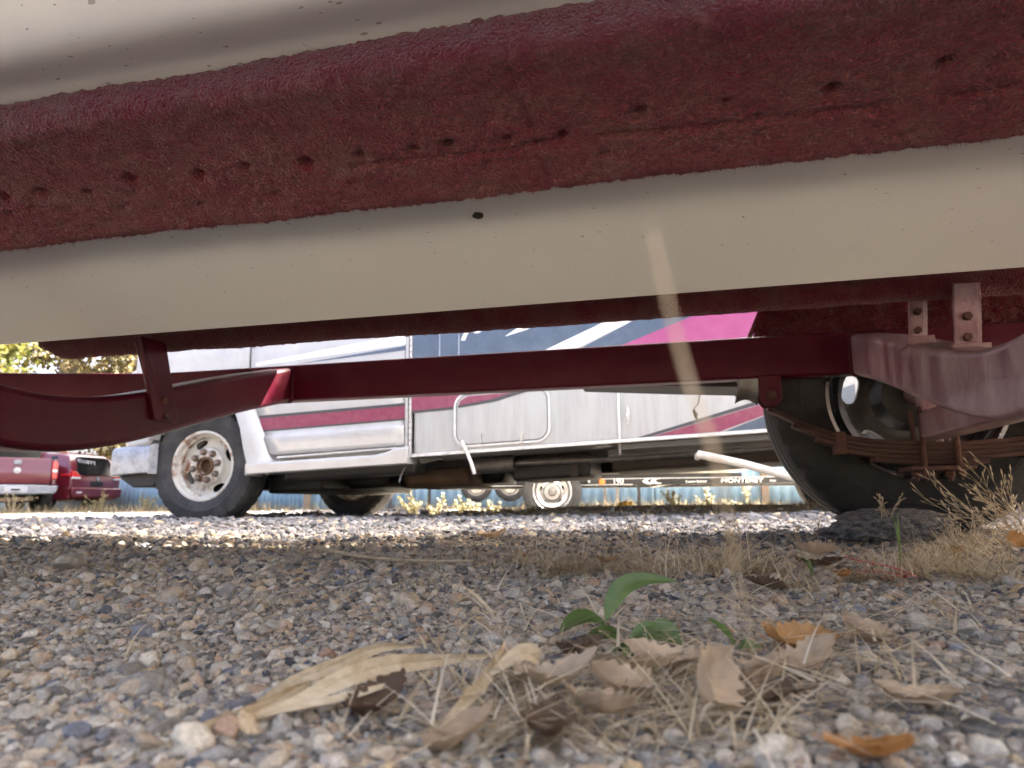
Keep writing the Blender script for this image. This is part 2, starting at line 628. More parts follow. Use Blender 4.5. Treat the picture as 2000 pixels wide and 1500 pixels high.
def disc_mb(c, zf, rin, rout, holes, na=220, nrad=22):
    """pressed wheel disc round the y axis; zf(r) = y offset; holes: (angle, radius, half tangential, half radial, squareness)"""
    mb = MB()
    P = np.zeros((nrad + 1, na, 2))
    for i in range(nrad + 1):
        r = rin + (rout - rin) * i / nrad
        for k in range(na):
            P[i, k] = (r, 2 * PI * k / na)
    inside = np.zeros((nrad + 1, na))
    loc = {}
    for ang_, rc, ht, hr, q in holes:
        for i in range(nrad + 1):
            for k in range(na):
                r, a = P[i, k]
                da = (a - ang_ + PI) % (2 * PI) - PI
                x, y = r * math.sin(da) / ht, (r * math.cos(da) - rc) / hr
                d = (abs(x) ** q + abs(y) ** q) ** (1 / q)
                if d < 1.0:
                    inside[i, k] = 1
                    loc[(i, k)] = (ang_, rc, x, y, ht, hr, d)
                elif d < 1.8 and (i, k) not in loc:
                    loc[(i, k)] = (ang_, rc, x, y, ht, hr, d)
    keep = {}
    vs_ = []
    faces = []
    snap = set()
    for i in range(nrad):
        for k in range(na):
            q = [(i, k), (i, (k + 1) % na), (i + 1, (k + 1) % na), (i + 1, k)]
            s = sum(inside[a] for a in q)
            if s == 4:
                continue
            if s > 0:
                for a in q:
                    if inside[a]:
                        snap.add(a)
            faces.append(q)
    idx = {}
    out = []
    for q in faces:
        f = []
        for a in q:
            if a not in idx:
                r, an = P[a]
                if a in snap:
                    ang_, rc, x, y, ht, hr, d = loc[a]
                    x, y = x / max(d, 0.05), y / max(d, 0.05)
                    tx, ty = x * ht, rc + y * hr
                    r, an = math.hypot(tx, ty), ang_ + math.atan2(tx, ty)
                idx[a] = len(vs_)
                vs_.append((c[0] + r * math.cos(an), c[1] + zf(r), c[2] + r * math.sin(an)))
            f.append(idx[a])
        out.append(tuple(f))
    mb.add(vs_, out)
    return mb


# ------------------------------------------------------------------ the boat trailer
TU, TV = 0.56, 0.98
trailer = uv_thing('boat_trailer', TU, TV, 0, 'maroon painted boat trailer with carpeted bunks and leaf spring wheel, nearest the camera',
                   'boat trailer')
KEEL_Z, DEAD = 0.37, 0.325
RZ0, RZ1 = 0.376, 0.478


def sweep_rect(path, w, z0, z1):
    """rectangular tube along a path in plan"""
    rows = []
    for i, (a, b) in enumerate(path):
        p0 = Vector(path[max(i - 1, 0)])
        p1 = Vector(path[min(i + 1, len(path) - 1)])
        d = (p1 - p0).normalized()
        n = Vector((-d.y, d.x)) * w / 2
        rows.append([(a + n.x, b + n.y, z0), (a - n.x, b - n.y, z0), (a - n.x, b - n.y, z1), (a + n.x, b + n.y, z1)])
    mb = MB().grid(rows, True)
    e = (len(rows) - 1) * 4
    mb.f += [(0, 1, 2, 3), (e + 3, e + 2, e + 1, e)]
    return mb


for s in (1, -1):
    pth = [(2.3, 0.82), (0.6, 0.82), (-1.40, 0.82), (-1.50, 0.815), (-1.60, 0.79), (-3.9, 0.04)]
    obj('frame_rail', sweep_rect([(a, TV + s * b) for a, b in pth], 0.05, RZ0, RZ1), M['maroon'], trailer, bevel=0.006, seg=3)
tg = MB().box((-5.0, TV - 0.04, 0.37), (-3.65, TV + 0.04, 0.47))
obj('tongue', tg, M['maroon'], trailer, bevel=0.006)
cp = MB().cyl((-5.12, TV, 0.42), (-5.0, TV, 0.42), 0.035, 16).box((-5.2, TV - 0.03, 0.39), (-5.1, TV + 0.03, 0.45))
obj('coupler', cp, M['steel'], trailer, bevel=0.004)
jk = MB().cyl((-4.3, TV - 0.08, -0.0), (-4.3, TV - 0.08, 0.75), 0.028, 14).cyl((-4.3, TV - 0.08, 0.0), (-4.3, TV - 0.08, 0.02), 0.09, 18)
obj('jack', jk, M['steel'], trailer)


def beam_z(dv):
    a = abs(dv)
    xs = [0.0, 0.05, 0.1, 0.16, 0.22, 0.28, 0.36, 0.47, 0.60, 0.82]
    ys = [0.181, 0.183, 0.189, 0.200, 0.214, 0.230, 0.254, 0.286, 0.323, 0.378]
    return float(np.interp(a, xs, ys))


def beam_mb(u0, u1):
    rows = []
    for dv in np.linspace(-0.795, 0.795, 90):
        zb = np.mean([beam_z(dv + e) for e in (-0.03, -0.015, 0, 0.015, 0.03)])
        rows.append([(u0, TV + dv, zb), (u1, TV + dv, zb), (u1, TV + dv, zb + 0.098), (u0, TV + dv, zb + 0.098)])
    mb = MB().grid(rows, True)
    e = (len(rows) - 1) * 4
    mb.f += [(3, 2, 1, 0), (e, e + 1, e + 2, e + 3)]
    return mb


for (a, b, mt) in ((-1.125, -1.05, 'maroon'), (0.402, 0.477, 'maroon_dusty'), (1.85, 1.925, 'maroon')):
    obj('cross_member', beam_mb(a, b), M[mt], trailer, bevel=0.012, seg=4)


def bar(mb, p0, p1, wu, wv):
    """flat bar between two points, wu along u, wv along v"""
    (u0, v0, z0), (u1, v1, z1) = p0, p1
    a = [(u0 - wu, v0 - wv, z0), (u0 + wu, v0 - wv, z0), (u0 + wu, v0 + wv, z0), (u0 - wu, v0 + wv, z0)]
    b = [(u1 - wu, v1 - wv, z1), (u1 + wu, v1 - wv, z1), (u1 + wu, v1 + wv, z1), (u1 - wu, v1 + wv, z1)]
    return mb.add(a + b, [(0, 3, 2, 1), (4, 5, 6, 7), (0, 1, 5, 4), (1, 2, 6, 5), (2, 3, 7, 6), (3, 0, 4, 7)])


for s in (1, -1):
    def mv(p):
        return (p[0], TV + s * (p[1] - TV), p[2])
    # bracket bolted to the face of the front cross member
    m1 = MB()
    bar(m1, mv((-1.045, 1.272, 0.262)), mv((-1.045, 1.218, 0.425)), 0.0045, 0.036)
    bar(m1, mv((-1.052, 1.2445, 0.31)), mv((-1.052, 1.19, 0.425)), 0.012, 0.003)
    obj('bunk_post', m1, M['maroon'], trailer, bevel=0.0012)
    # pair of brackets standing on the rear cross member
    for (uu, vv, wu_, zb, zt) in ((0.4215, 1.372, 0.0125, 0.362, 0.452), (0.459, 1.262, 0.0175, 0.322, 0.425)):
        m2 = MB()
        bar(m2, mv((uu, vv, zb)), mv((uu, vv - 0.025, zt)), wu_, 0.0035)
        bar(m2, mv((uu + wu_ + 0.002, vv + 0.02, zb)), mv((uu + wu_ + 0.002, vv - 0.005, zt)), 0.0032, 0.02)
        m2.box((uu - wu_ - 0.012, mv((0, vv, 0))[1] - 0.03, zb - 0.012), (uu + wu_ + 0.008, mv((0, vv, 0))[1] + 0.03, zb + 0.004))
        obj('bunk_post', m2, M['maroon_dusty'], trailer, bevel=0.001)
        for q in (0.018, 0.05):
            vq = mv((0, vv - q * 0.3, 0))[1] - 0.004 * s
            obj('bolt', MB().cyl((uu, vq - 0.006, zb + q), (uu, vq + 0.006, zb + q), 0.0065, 6), M['rustdark'], trailer)
    for uu in (1.87, 1.9):
        m2 = MB()
        bar(m2, mv((uu, 1.30, 0.33)), mv((uu, 1.27, 0.43)), 0.012, 0.03)
        obj('bunk_post', m2, M['maroon'], trailer, bevel=0.001)

def weld(pts, r=0.004):
    P_ = smooth_path_l(pts, 26)
    obj('weld_bead', MB().tube(P_, [r * (0.75 + 0.35 * abs(math.sin(i * 1.9))) for i in range(len(P_))], 8), M['maroon'], trailer, smooth=80)


def smooth_path_l(pts, n):
    out = []
    for i in range(n + 1):
        t = i / n * (len(pts) - 1)
        k = min(int(t), len(pts) - 2)
        out.append(Vector(pts[k]).lerp(Vector(pts[k + 1]), t - k))
    return out


for s in (1, -1):
    ve = TV + s * 0.795
    for uu in (-1.05, 0.402, -1.125, 0.477):
        weld([(uu, ve, 0.372), (uu, ve, 0.472)])
    weld([(-1.05, ve, 0.372), (-1.125, ve, 0.372)])
    weld([(0.402, ve, 0.372), (0.477, ve, 0.372)])
    for zz_ in (0.30, 0.268):
        vb = TV + s * (1.262 - TV + (0.285 - zz_) * 0.33)
        mb = MB().cyl((-1.05, vb, zz_ + 0.004), (-1.034, vb, zz_ + 0.004), 0.008, 6)
        obj('bolt', mb, M['rustdark'], trailer, bevel=0.001)

# carpeted bunks
BW, BT, BR = 0.182, 0.050, 0.016
BANG = math.atan(DEAD)
PITS = [(-0.735, 0.089), (-0.684, 0.091), (-0.63, 0.098), (-0.564, 0.088), (-0.483, 0.094), (-0.426, 0.09), (-0.36, 0.097), (-0.3, 0.096),
        (-0.243, 0.097), (-0.207, 0.098), (-0.148, 0.1), (-0.094, 0.106), (-0.02, 0.09), (0.056, 0.09), (0.144, 0.094), (0.228, 0.08),
        (-0.608, 0.127), (-0.415, 0.132), (-0.323, 0.131), (-0.058, 0.134), (0.084, 0.111), (-0.514, 0.137), (-0.752, 0.113)]


def rrect(w, t, r, step):
    """outline of a rounded board section, a across, b down from the top face; returns points, normals"""
    pts, nor = [], []

    def line(p, q, n):
        k = max(2, int(math.hypot(q[0] - p[0], q[1] - p[1]) / step))
        for i in range(k):
            f = i / k
            pts.append((p[0] + (q[0] - p[0]) * f, p[1] + (q[1] - p[1]) * f))
            nor.append(n)

    def arc(c, a0, a1):
        k = max(3, int(abs(a1 - a0) * r / step))
        for i in range(k):
            a = a0 + (a1 - a0) * i / k
            pts.append((c[0] + r * math.cos(a), c[1] + r * math.sin(a)))
            nor.append((math.cos(a), math.sin(a)))
    line((w - r, t), (r, t), (0, 1))
    arc((r, t - r), PI / 2, PI)
    line((0, t - r), (0, r), (-1, 0))
    arc((r, r), PI, 1.5 * PI)
    line((r, 0), (w - r, 0), (0, -1))
    arc((w - r, r), -PI / 2, 0)
    line((w, r), (w, t - r), (1, 0))
    arc((w - r, t - r), 0, PI / 2)
    return np.array(pts), np.array(nor)


def carpet_piece(s, u0, u1, dense, nfib, fine, pits=False):
    """a carpet wrapped board lying under the hull on side s (-1 = near the camera); returns mesh builder with fibres"""
    pts, nor = rrect(BW, BT, BR, 0.0032 if fine else 0.008)
    us = np.concatenate([[u0, u0 + 0.004], (np.concatenate([np.arange(u0 + 0.01, -1.0, 0.02), np.arange(-1.0, 0.6, 0.0032), np.arange(0.6, u1 - 0.01, 0.02)]) if fine else np.arange(u0 + 0.01, u1 - 0.01, 0.009)), [u1 - 0.004, u1]])
    # top outer corner of the board under the hull
    so, zo = 0.438, KEEL_Z + DEAD * 0.438
    ca, sa = math.cos(BANG), math.sin(BANG)
    A, Bn = pts[:, 0], pts[:, 1]
    UU, AAa = np.meshgrid(us, A, indexing='ij')
    _, BBb = np.meshgrid(us, Bn, indexing='ij')
    _, NA = np.meshgrid(us, nor[:, 0], indexing='ij')
    _, NB = np.meshgrid(us, nor[:, 1], indexing='ij')
    under = (BBb < BT * 0.5) | (NB < 0)
    bot = NB > 0.3
    disp = 0.0011 * vnoise(UU * 70, AAa * 70, BBb * 70, 11) + 0.0024 * vnoise(UU * 210, AAa * 210, BBb * 210, 12) \
        + 0.003 * vnoise(UU * 9, AAa * 9, BBb * 9, 13)
    if pits:
        for k, (pu, pa) in enumerate(PITS):
            r = (0.0062 + 0.0018 * math.sin(k * 2.3)) if k < 16 else 0.0035
            ex = 1.0 if k < 16 else 1.8
            d2 = ((UU - pu) / (r * ex)) ** 2 + ((AAa - pa) / r) ** 2
            disp = disp - bot * (0.014 if k < 16 else 0.006) * np.exp(-d2 ** 1.7)
        # a crease across and one along
        cu = -0.126 + 0.01 * (AAa / 0.18) ** 2 + 0.0035 * vnoise(AAa * 50, AAa * 0, seed=31)
        disp = disp - bot * 0.005 * np.exp(-((UU - cu) / 0.0028) ** 2) * (vnoise(AAa * 60, AAa * 0, seed=33) * 0.5 + 0.7)
        ca_ = 0.113 + 0.006 * vnoise(UU * 12, UU * 0, seed=35)
        disp = disp - bot * 0.004 * np.exp(-((AAa - ca_) / 0.003) ** 2) * (vnoise(UU * 14, UU * 0, seed=36) > -0.1)
    endz = np.minimum(1, np.minimum(UU - u0, u1 - UU) / 0.012 + 0.25)
    ax = AAa + NA * disp
    bx = BBb + NB * disp
    acx = (ax - BW / 2) * endz ** 0.25 + BW / 2
    bx = bx * np.clip(0.35 + np.minimum(UU - u0, u1 - UU) / 0.09, 0, 1)
    # local: a runs from the outer edge towards the keel, b runs down from the hull
    sv = so - acx * ca + bx * sa
    zz = zo - acx * sa - bx * ca - 0.002
    VV = TV + s * sv
    rows_v = np.stack([UU, VV, zz], -1)
    nU, nA = UU.shape
    mb = MB()
    verts = rows_v.reshape(-1, 3)
    I, K = np.meshgrid(np.arange(nU - 1), np.arange(nA), indexing='ij')
    K2 = (K + 1) % nA
    f = np.column_stack([(I * nA + K).ravel(), (I * nA + K2).ravel(), ((I + 1) * nA + K2).ravel(), ((I + 1) * nA + K).ravel()])
    if s > 0:
        f = f[:, ::-1]
    faces = [tuple(q) for q in f.tolist()]
    faces += [tuple(range(nA)), tuple(range((nU - 1) * nA, nU * nA))]
    # fibres on the faces that can be seen
    i = rng.integers(2, nU - 2, nfib)
    if dense is not None:
        lo = np.searchsorted(us, dense[0])
        hi = np.searchsorted(us, dense[1])
        i = rng.integers(max(lo, 2), max(hi, 4), nfib)
    vis = np.where(nor[:, 1] > -0.2)[0]
    k = rng.choice(vis, nfib)
    if pits:
        ok = np.ones(nfib, bool)
        for pu_, pa_ in PITS:
            ok &= ~((np.abs(us[i] - pu_) < 0.008) & (np.abs(A[k] - pa_) < 0.007) & (nor[k, 1] > 0.5))
        i, k = i[ok], k[ok]
        nfib = len(i)
    base = rows_v[i, k] + rng.normal(0, 0.0022, (nfib, 3)) * np.array([1, 0.6, 0.2])
    nv = np.zeros((nfib, 3))
    na_, nb_ = nor[k, 0], nor[k, 1]
    nv[:, 1] = s * (-na_ * ca + nb_ * sa)
    nv[:, 2] = -na_ * sa - nb_ * ca
    tip = base + nv * rng.uniform(0.0005, 0.0016, (nfib, 1)) + rng.normal(0, 0.0012, (nfib, 3))
    side = rng.normal(0, 1, (nfib, 3))
    side /= np.linalg.norm(side, axis=1)[:, None]
    side *= rng.uniform(0.0003, 0.0006, (nfib, 1))
    fb = np.stack([base - side - nv * 0.002, base + side - nv * 0.002, tip], 1).reshape(-1, 3)
    b0 = len(verts)
    ff = [(b0 + 3 * j, b0 + 3 * j + 1, b0 + 3 * j + 2) for j in range(nfib)]
    rv_ = np.concatenate([np.zeros(b0), np.repeat(rng.random(nfib), 3)])
    return np.vstack([verts, fb]), faces + ff, len(faces), rv_


def big_obj(name, verts, faces, mats, parent, nsplit=None, rnd=None, smooth=True):
    o3 = np.array(OFF.get(parent.name, (0, 0, 0))) if parent is not None else np.zeros(3)
    me = bpy.data.meshes.new(name)
    me.from_pydata((np.asarray(verts) - o3).tolist(), [], faces)
    for m in mats:
        me.materials.append(m)
    if nsplit is not None:
        mi = np.zeros(len(me.polygons), np.int32)
        mi[nsplit:] = 1
        me.polygons.foreach_set('material_index', mi)
    if rnd is not None:
        a = me.attributes.new('rnd', 'FLOAT', 'POINT')
        a.data.foreach_set('value', rnd.astype(np.float32))
    if smooth:
        me.shade_smooth()
    me.update()
    o = bpy.data.objects.new(name, me)
    return finish(o, parent)


v_, f_, n_, r_ = carpet_piece(-1, -1.335, 2.05, (-1.0, 0.6), 130000, True, True)
big_obj('bunk', v_, f_, [M['carpet'], M['fibre']], trailer, n_, r_)
v_, f_, n_, r_ = carpet_piece(1, -1.375, 2.05, (-1.33, 1.0), 50000, False)
big_obj('bunk', v_, f_, [M['carpet'], M['fibre']], trailer, n_, r_)
stp = MB()
for k in range(1):
    stp.box((0.602, 1.262, 0.395), (0.622, 1.275, 0.411))
obj('cable_clip', stp, M['tan'], trailer, bevel=0.002)

# axle, springs, hangers
ax = MB().box((0.53, TV - 0.80, 0.216), (0.592, TV + 0.80, 0.278))
for s in (1, -1):
    ax.box((0.535, TV + s * 0.80 - 0.02, 0.22), (0.587, TV + s * 0.80 + 0.02, 0.36))
    ax.cyl((TU, TV + s * 0.80, 0.333), (TU, TV + s * 0.93, 0.333), 0.028, 20)
obj('axle', ax, M['maroon_dusty'], trailer, bevel=0.006, seg=3)


def spring_path(x):
    """height of the main leaf's underside against distance u"""
    xs = [0.20, 0.28, 0.367, 0.45, 0.534, 0.60, 0.68, 0.76, 0.85, 0.92]
    zs = [0.318, 0.268, 0.234, 0.219, 0.213, 0.211, 0.213, 0.219, 0.25, 0.30]
    return float(np.interp(x, xs, zs))


for s in (1, -1):
    vv = TV + s * 0.82
    sp = empty('leaf_spring', parent=trailer)
    for k, (a, b) in enumerate(((0.212, 0.91), (0.272, 0.80), (0.325, 0.755), (0.372, 0.73), (0.44, 0.665))):
        rows = []
        for x in np.linspace(a, b, 28):
            zc = np.mean([spring_path(x + e) for e in np.linspace(-0.05, 0.05, 15)])
            sl = (np.mean([spring_path(x + 0.02 + e) for e in np.linspace(-0.05, 0.05, 9)]) - np.mean([spring_path(x - 0.02 + e) for e in np.linspace(-0.05, 0.05, 9)])) / 0.04
            nx, nz = -sl / math.hypot(1, sl), 1 / math.hypot(1, sl)
            t0, t1 = -k * 0.0105 - 0.0096, -k * 0.0105
            rows.append([(x + nx * t0, vv - 0.0225, zc + nz * t0), (x + nx * t0, vv + 0.0225, zc + nz * t0),
                         (x + nx * t1, vv + 0.0225, zc + nz * t1), (x + nx * t1, vv - 0.0225, zc + nz * t1)])
        mb = MB().grid(rows, True)
        e = (len(rows) - 1) * 4
        mb.f += [(3, 2, 1, 0), (e, e + 1, e + 2, e + 3)]
        obj('spring_leaf', mb, M['rust'], sp, bevel=0.0012)
    for xc in (0.365, 0.752):
        zc = spring_path(xc)
        mb = MB().box((xc - 0.011, vv - 0.027, zc - 0.046), (xc + 0.011, vv + 0.027, zc + 0.006))
        obj('clamp', mb, M['rustdark'], sp, bevel=0.002)
    mb = MB().box((0.50, vv - 0.05, 0.148), (0.63, vv + 0.05, 0.156))
    obj('spring_plate', mb, M['rustdark'], sp, bevel=0.001)
    for xc in (0.533, 0.603):
        for dv in (-0.032, 0.032):
            mb = MB().cyl((xc, vv + dv, 0.125), (xc, vv + dv, 0.29), 0.0055, 10)
            mb.cyl((xc, vv + dv, 0.134), (xc, vv + dv, 0.147), 0.0105, 6)
            obj('u_bolt', mb, M['rustdark'], sp)
    hg = empty('spring_hanger', parent=trailer)
    for (x0, x1) in ((0.192, 0.243), (0.885, 0.935)):
        for dv in (-0.03, 0.03):
            mb = MB().prism([(x0, RZ0 + 0.002), (x1, RZ0 + 0.002), (x1, 0.325), (x1 - 0.012, 0.308), (x0 + 0.012, 0.308), (x0, 0.325)],
                            lambda a, b, q=vv + dv - 0.003: (a, q, b), (0, 0.006, 0))
            obj('hanger_plate', mb, M['rustdark'] if s < 0 else M['maroon'], hg, bevel=0.0015)
        xm = (x0 + x1) / 2
        mb = MB().cyl((xm, vv - 0.045, 0.330), (xm, vv + 0.045, 0.330), 0.007, 12)
        mb.cyl((xm, vv - 0.043, 0.330), (xm, vv - 0.034, 0.330), 0.013, 6).cyl((xm, vv + 0.034, 0.330), (xm, vv + 0.043, 0.330), 0.013, 6)
        obj('bolt', mb, M['rustdark'], hg, bevel=0.001)
        mb = MB().cyl((xm, vv - 0.0225, 0.330), (xm, vv + 0.0225, 0.330), 0.016, 18)
        obj('spring_eye', mb, M['rust'], hg)

# the trailer wheel, seen from its inner side
for s in (1,):
    wh = empty('wheel', parent=trailer)
    c = (TU, TV + s * 0.975, 0.333)
    obj('tyre', tyre_mb(c, 0.335, 0.205, 0.192, n=60), M['rubber'], wh, smooth=30)
    k = -s    # +k points to the inner side of the wheel
    prof = [(0.205, k * 0.086), (0.203, k * 0.090), (0.196, k * 0.089), (0.189, k * 0.082), (0.187, k * 0.060), (0.180, k * 0.045),
            (0.166, k * 0.035), (0.164, -k * 0.02), (0.178, -k * 0.05), (0.187, -k * 0.062), (0.190, -k * 0.082), (0.203, -k * 0.09),
            (0.205, -k * 0.086)]
    obj('rim', MB().lathe(prof, c, 96), M['chrome_bright'], wh, solid=0.003)

    def dz(r, k=k):
        t = (r - 0.05) / (0.165 - 0.05)
        return -k * (0.055 - 0.045 * max(0, t) ** 1.5 + 0.012 * math.sin(max(0, min(1, t)) * PI))
    holes = [(math.radians(a), 0.124, 0.037, 0.021, 3.0) for a in (163, 91, 19, -53, -125)]
    obj('wheel_disc', disc_mb(c, dz, 0.045, 0.166, holes, 200, 18), M['steel'], wh, solid=0.004)
    hb = MB().lathe([(0.0, k * 0.085), (0.06, k * 0.085), (0.075, k * 0.08), (0.078, -k * 0.02), (0.06, -k * 0.045), (0.0, -k * 0.05)], c, 36)
    obj('hub', hb, M['black'], wh)

# carpeted fender with a steel foot plate
for s in (1,):
    vi, vo = TV + s * 0.875, TV + s * 1.11
    path = [(0.165, 0.375), (0.185, 0.49), (0.235, 0.60), (0.32, 0.69), (0.42, 0.735), (0.56, 0.75), (0.70, 0.735), (0.80, 0.69), (0.885, 0.60),
            (0.935, 0.49), (0.955, 0.375)]
    mb = MB()
    rows = [[(a, vi, b), (a, vo, b)] for a, b in path]
    mb.grid(rows)
    fd = obj('fender', mb, M['carpet'], trailer, solid=0.012, bevel=0.003)
    # inner skirt, carpeted, fuzzy
    nn = 26000 if s > 0 else 2000
    gx_, gz_ = np.meshgrid(np.linspace(0.195, 0.94, 120), np.linspace(0.47, 0.74, 46), indexing='ij')
    top = np.interp(gx_, [p[0] for p in path], [p[1] for p in path])
    gz2 = np.minimum(gz_, top)
    lean = 0.195 + (0.56 - gz2) * -0.0
    gv_ = vi - s * (0.012 + 0.004 * vnoise(gx_ * 70, gz_ * 70, seed=41) + 0.004 * vnoise(gx_ * 25, gz_ * 25, seed=42))
    vv_ = np.stack([gx_ + np.maximum(0, 0.03 - (gx_ - 0.195)) * (gz2 - 0.47) * 2.2, gv_, gz2], -1).reshape(-1, 3)
    m_ = 46
    I, K = np.meshgrid(np.arange(119), np.arange(m_ - 1), indexing='ij')
    fcs = np.column_stack([(I * m_ + K).ravel(), ((I + 1) * m_ + K).ravel(), ((I + 1) * m_ + K + 1).ravel(), (I * m_ + K + 1).ravel()]).tolist()
    fcs = [tuple(q) for q in fcs]
    bi = rng.integers(0, len(vv_), nn)
    bs = vv_[bi] + rng.normal(0, 0.003, (nn, 3)) * np.array([1, 0.1, 1])
    tp = bs + np.array([0.004, -s * 0.006, -0.002]) * rng.uniform(0.5, 1.5, (nn, 1)) + rng.normal(0, 0.003, (nn, 3))
    sd_ = rng.normal(0, 0.0006, (nn, 3))
    fb = np.stack([bs - sd_, bs + sd_, tp], 1).reshape(-1, 3)
    b0 = len(vv_)
    big_obj('fender_skirt', np.vstack([vv_, fb]), fcs + [(b0 + 3 * j, b0 + 3 * j + 1, b0 + 3 * j + 2) for j in range(nn)],
            [M['carpet'], M['fibre']], trailer, len(fcs), np.concatenate([np.zeros(b0), np.repeat(rng.random(nn), 3)]))
    mb = MB().prism([(-0.26, 0.402), (0.165, 0.398), (0.165, 0.371), (0.0, 0.382)], lambda a, b, q=min(vi, vo) + 0.02: (a, q, b), (0, 0.16, 0))
    obj('step_plate', mb, M['black'], trailer, bevel=0.002)
    # pale bent light bracket just ahead of the hanger
    rows = []
    for t in np.linspace(0, 1, 9):
        uu = 0.135 + 0.052 * t
        zz = 0.316 + 0.012 * math.sin(t * PI) - 0.006 * t
        rows.append([(uu, TV + s * 0.80, zz), (uu + 0.012, TV + s * 0.80, 0.374), (uu + 0.012, TV + s * 0.845, 0.374)])
    obj('light_bracket', MB().grid(rows), M['greybar'] if s < 0 else M['steel'], trailer, solid=0.004)
# thin wire that hangs from the step plate
wr = MB().tube([(0.057, 2.0, 0.40), (0.060, 2.0, 0.37), (0.056, 2.0, 0.35), (0.046, 2.0, 0.338), (0.043, 2.0, 0.33)], 0.0015, 6)
obj('loose_wire', wr, M['black'], trailer)

# ------------------------------------------------------------------ the boat on the trailer
boat = uv_thing('boat', 0.0, TV, 0.0, 'cream fibreglass boat hull resting on the carpeted bunks overhead', 'boat')
M['gelcoat'] = bpy.data.materials.new('cream_gelcoat')


def gelcoat(m):
    m.use_nodes = True
    N, L = m.node_tree.nodes, m.node_tree.links
    b = N['Principled BSDF']
    b.inputs['Roughness'].default_value = 0.22
    b.inputs['Coat Weight'].default_value = 0.3
    tc = N.new('ShaderNodeTexCoord')
    nz = N.new('ShaderNodeTexNoise')
    nz.inputs['Scale'].default_value = 2.0
    nz.inputs['Detail'].default_value = 6
    L.new(tc.outputs['Object'], nz.inputs['Vector'])
    rp = N.new('ShaderNodeValToRGB')
    rp.color_ramp.elements[0].position = 0.3
    rp.color_ramp.elements[0].color = (0.735, 0.75, 0.75, 1)
    rp.color_ramp.elements[1].position = 0.7
    rp.color_ramp.elements[1].color = (0.775, 0.795, 0.80, 1)
    L.new(nz.outputs['Fac'], rp.inputs[0])
    mp = N.new('ShaderNodeMapping')
    mp.inputs['Rotation'].default_value = (0, 0, 0.6)
    mp.inputs['Scale'].default_value = (42, 85, 42)
    L.new(tc.outputs['Object'], mp.inputs[0])
    vo = N.new('ShaderNodeTexVoronoi')
    vo.inputs['Scale'].default_value = 1.0
    vo.voronoi_dimensions = '2D'
    wz = N.new('ShaderNodeTexNoise')
    wz.inputs['Scale'].default_value = 3.0
    L.new(mp.outputs[0], wz.inputs['Vector'])
    ad = N.new('ShaderNodeVectorMath')
    ad.operation = 'MULTIPLY_ADD'
    ad.inputs[1].default_value = (0.30, 0.30, 0.30)
    L.new(wz.outputs['Color'], ad.inputs[0])
    L.new(mp.outputs[0], ad.inputs[2])
    L.new(ad.outputs[0], vo.inputs['Vector'])
    sp = N.new('ShaderNodeSeparateColor')
    L.new(vo.outputs['Color'], sp.inputs[0])
    # speck radius differs from cell to cell, most cells have none
    r1 = N.new('ShaderNodeMapRange')
    r1.inputs[1].default_value = 0.72
    r1.inputs[2].default_value = 1.0
    r1.inputs[3].default_value = 0.0
    r1.inputs[4].default_value = 0.125
    L.new(sp.outputs[0], r1.inputs[0])
    # more specks towards the chine, where the wheels fling dirt
    sx = N.new('ShaderNodeSeparateXYZ')
    L.new(tc.outputs['Object'], sx.inputs[0])
    ab = N.new('ShaderNodeMath')
    ab.operation = 'ABSOLUTE'
    L.new(sx.outputs[1], ab.inputs[0])
    r2 = N.new('ShaderNodeMapRange')
    r2.inputs[1].default_value = 0.0
    r2.inputs[2].default_value = 0.5
    r2.inputs[3].default_value = 0.45
    r2.inputs[4].default_value = 1.25
    L.new(ab.outputs[0], r2.inputs[0])
    mu = N.new('ShaderNodeMath')
    mu.operation = 'MULTIPLY'
    L.new(r1.outputs[0], mu.inputs[0])
    L.new(r2.outputs[0], mu.inputs[1])
    lt = N.new('ShaderNodeMath')
    lt.operation = 'LESS_THAN'
    L.new(vo.outputs['Distance'], lt.inputs[0])
    L.new(mu.outputs[0], lt.inputs[1])
    ml = N.new('ShaderNodeMath')
    ml.operation = 'MULTIPLY'
    ml.inputs[1].default_value = 0.55
    L.new(lt.outputs[0], ml.inputs[0])
    mx = N.new('ShaderNodeMix')
    mx.data_type = 'RGBA'
    L.new(ml.outputs[0], mx.inputs['Factor'])
    L.new(rp.outputs[0], mx.inputs['A'])
    mx.inputs['B'].default_value = (0.14, 0.115, 0.09, 1)
    L.new(mx.outputs['Result'], b.inputs['Base Color'])


gelcoat(M['gelcoat'])


def hull_section(u):
    """half section (s, z) at station u"""
    t = float(np.clip((-1.6 - u) / 2.0, 0, 1))          # 0 aft, 1 at the bow
    hb = 0.85 * (1 - t ** 2.2)
    kz = KEEL_Z + 0.62 * t ** 2.0
    dead = DEAD + 0.55 * t
    pts = []
    for f in np.linspace(0, 1, 120):
        s = f * hb
        z = kz + dead * s
        # lifting strakes: a soft ledge hanging from the bottom
        if t < 0.6:
            x = s - 0.475
            if -0.04 < x < 0.07:
                z -= 0.017 * (sstep(-0.04, 0.016, x) * (1 - sstep(0.016, 0.07, x)))
            x = s - 0.66
            if -0.04 < x < 0.07:
                z -= 0.017 * (sstep(-0.04, 0.016, x) * (1 - sstep(0.016, 0.07, x)))
        pts.append((s, float(z)))
    cz = pts[-1][1]
    top = 1.28 + 0.12 * t
    for f in (0.02, 0.06, 0.2, 0.5, 0.8, 1.0):
        pts.append((hb * (1 + 0.02 * (f > 0.01)) + 0.20 * (1 - 0.6 * t) * f ** 0.8 * min(1, hb / 0.2 + 0.2), cz + (top - cz) * f))
    return pts


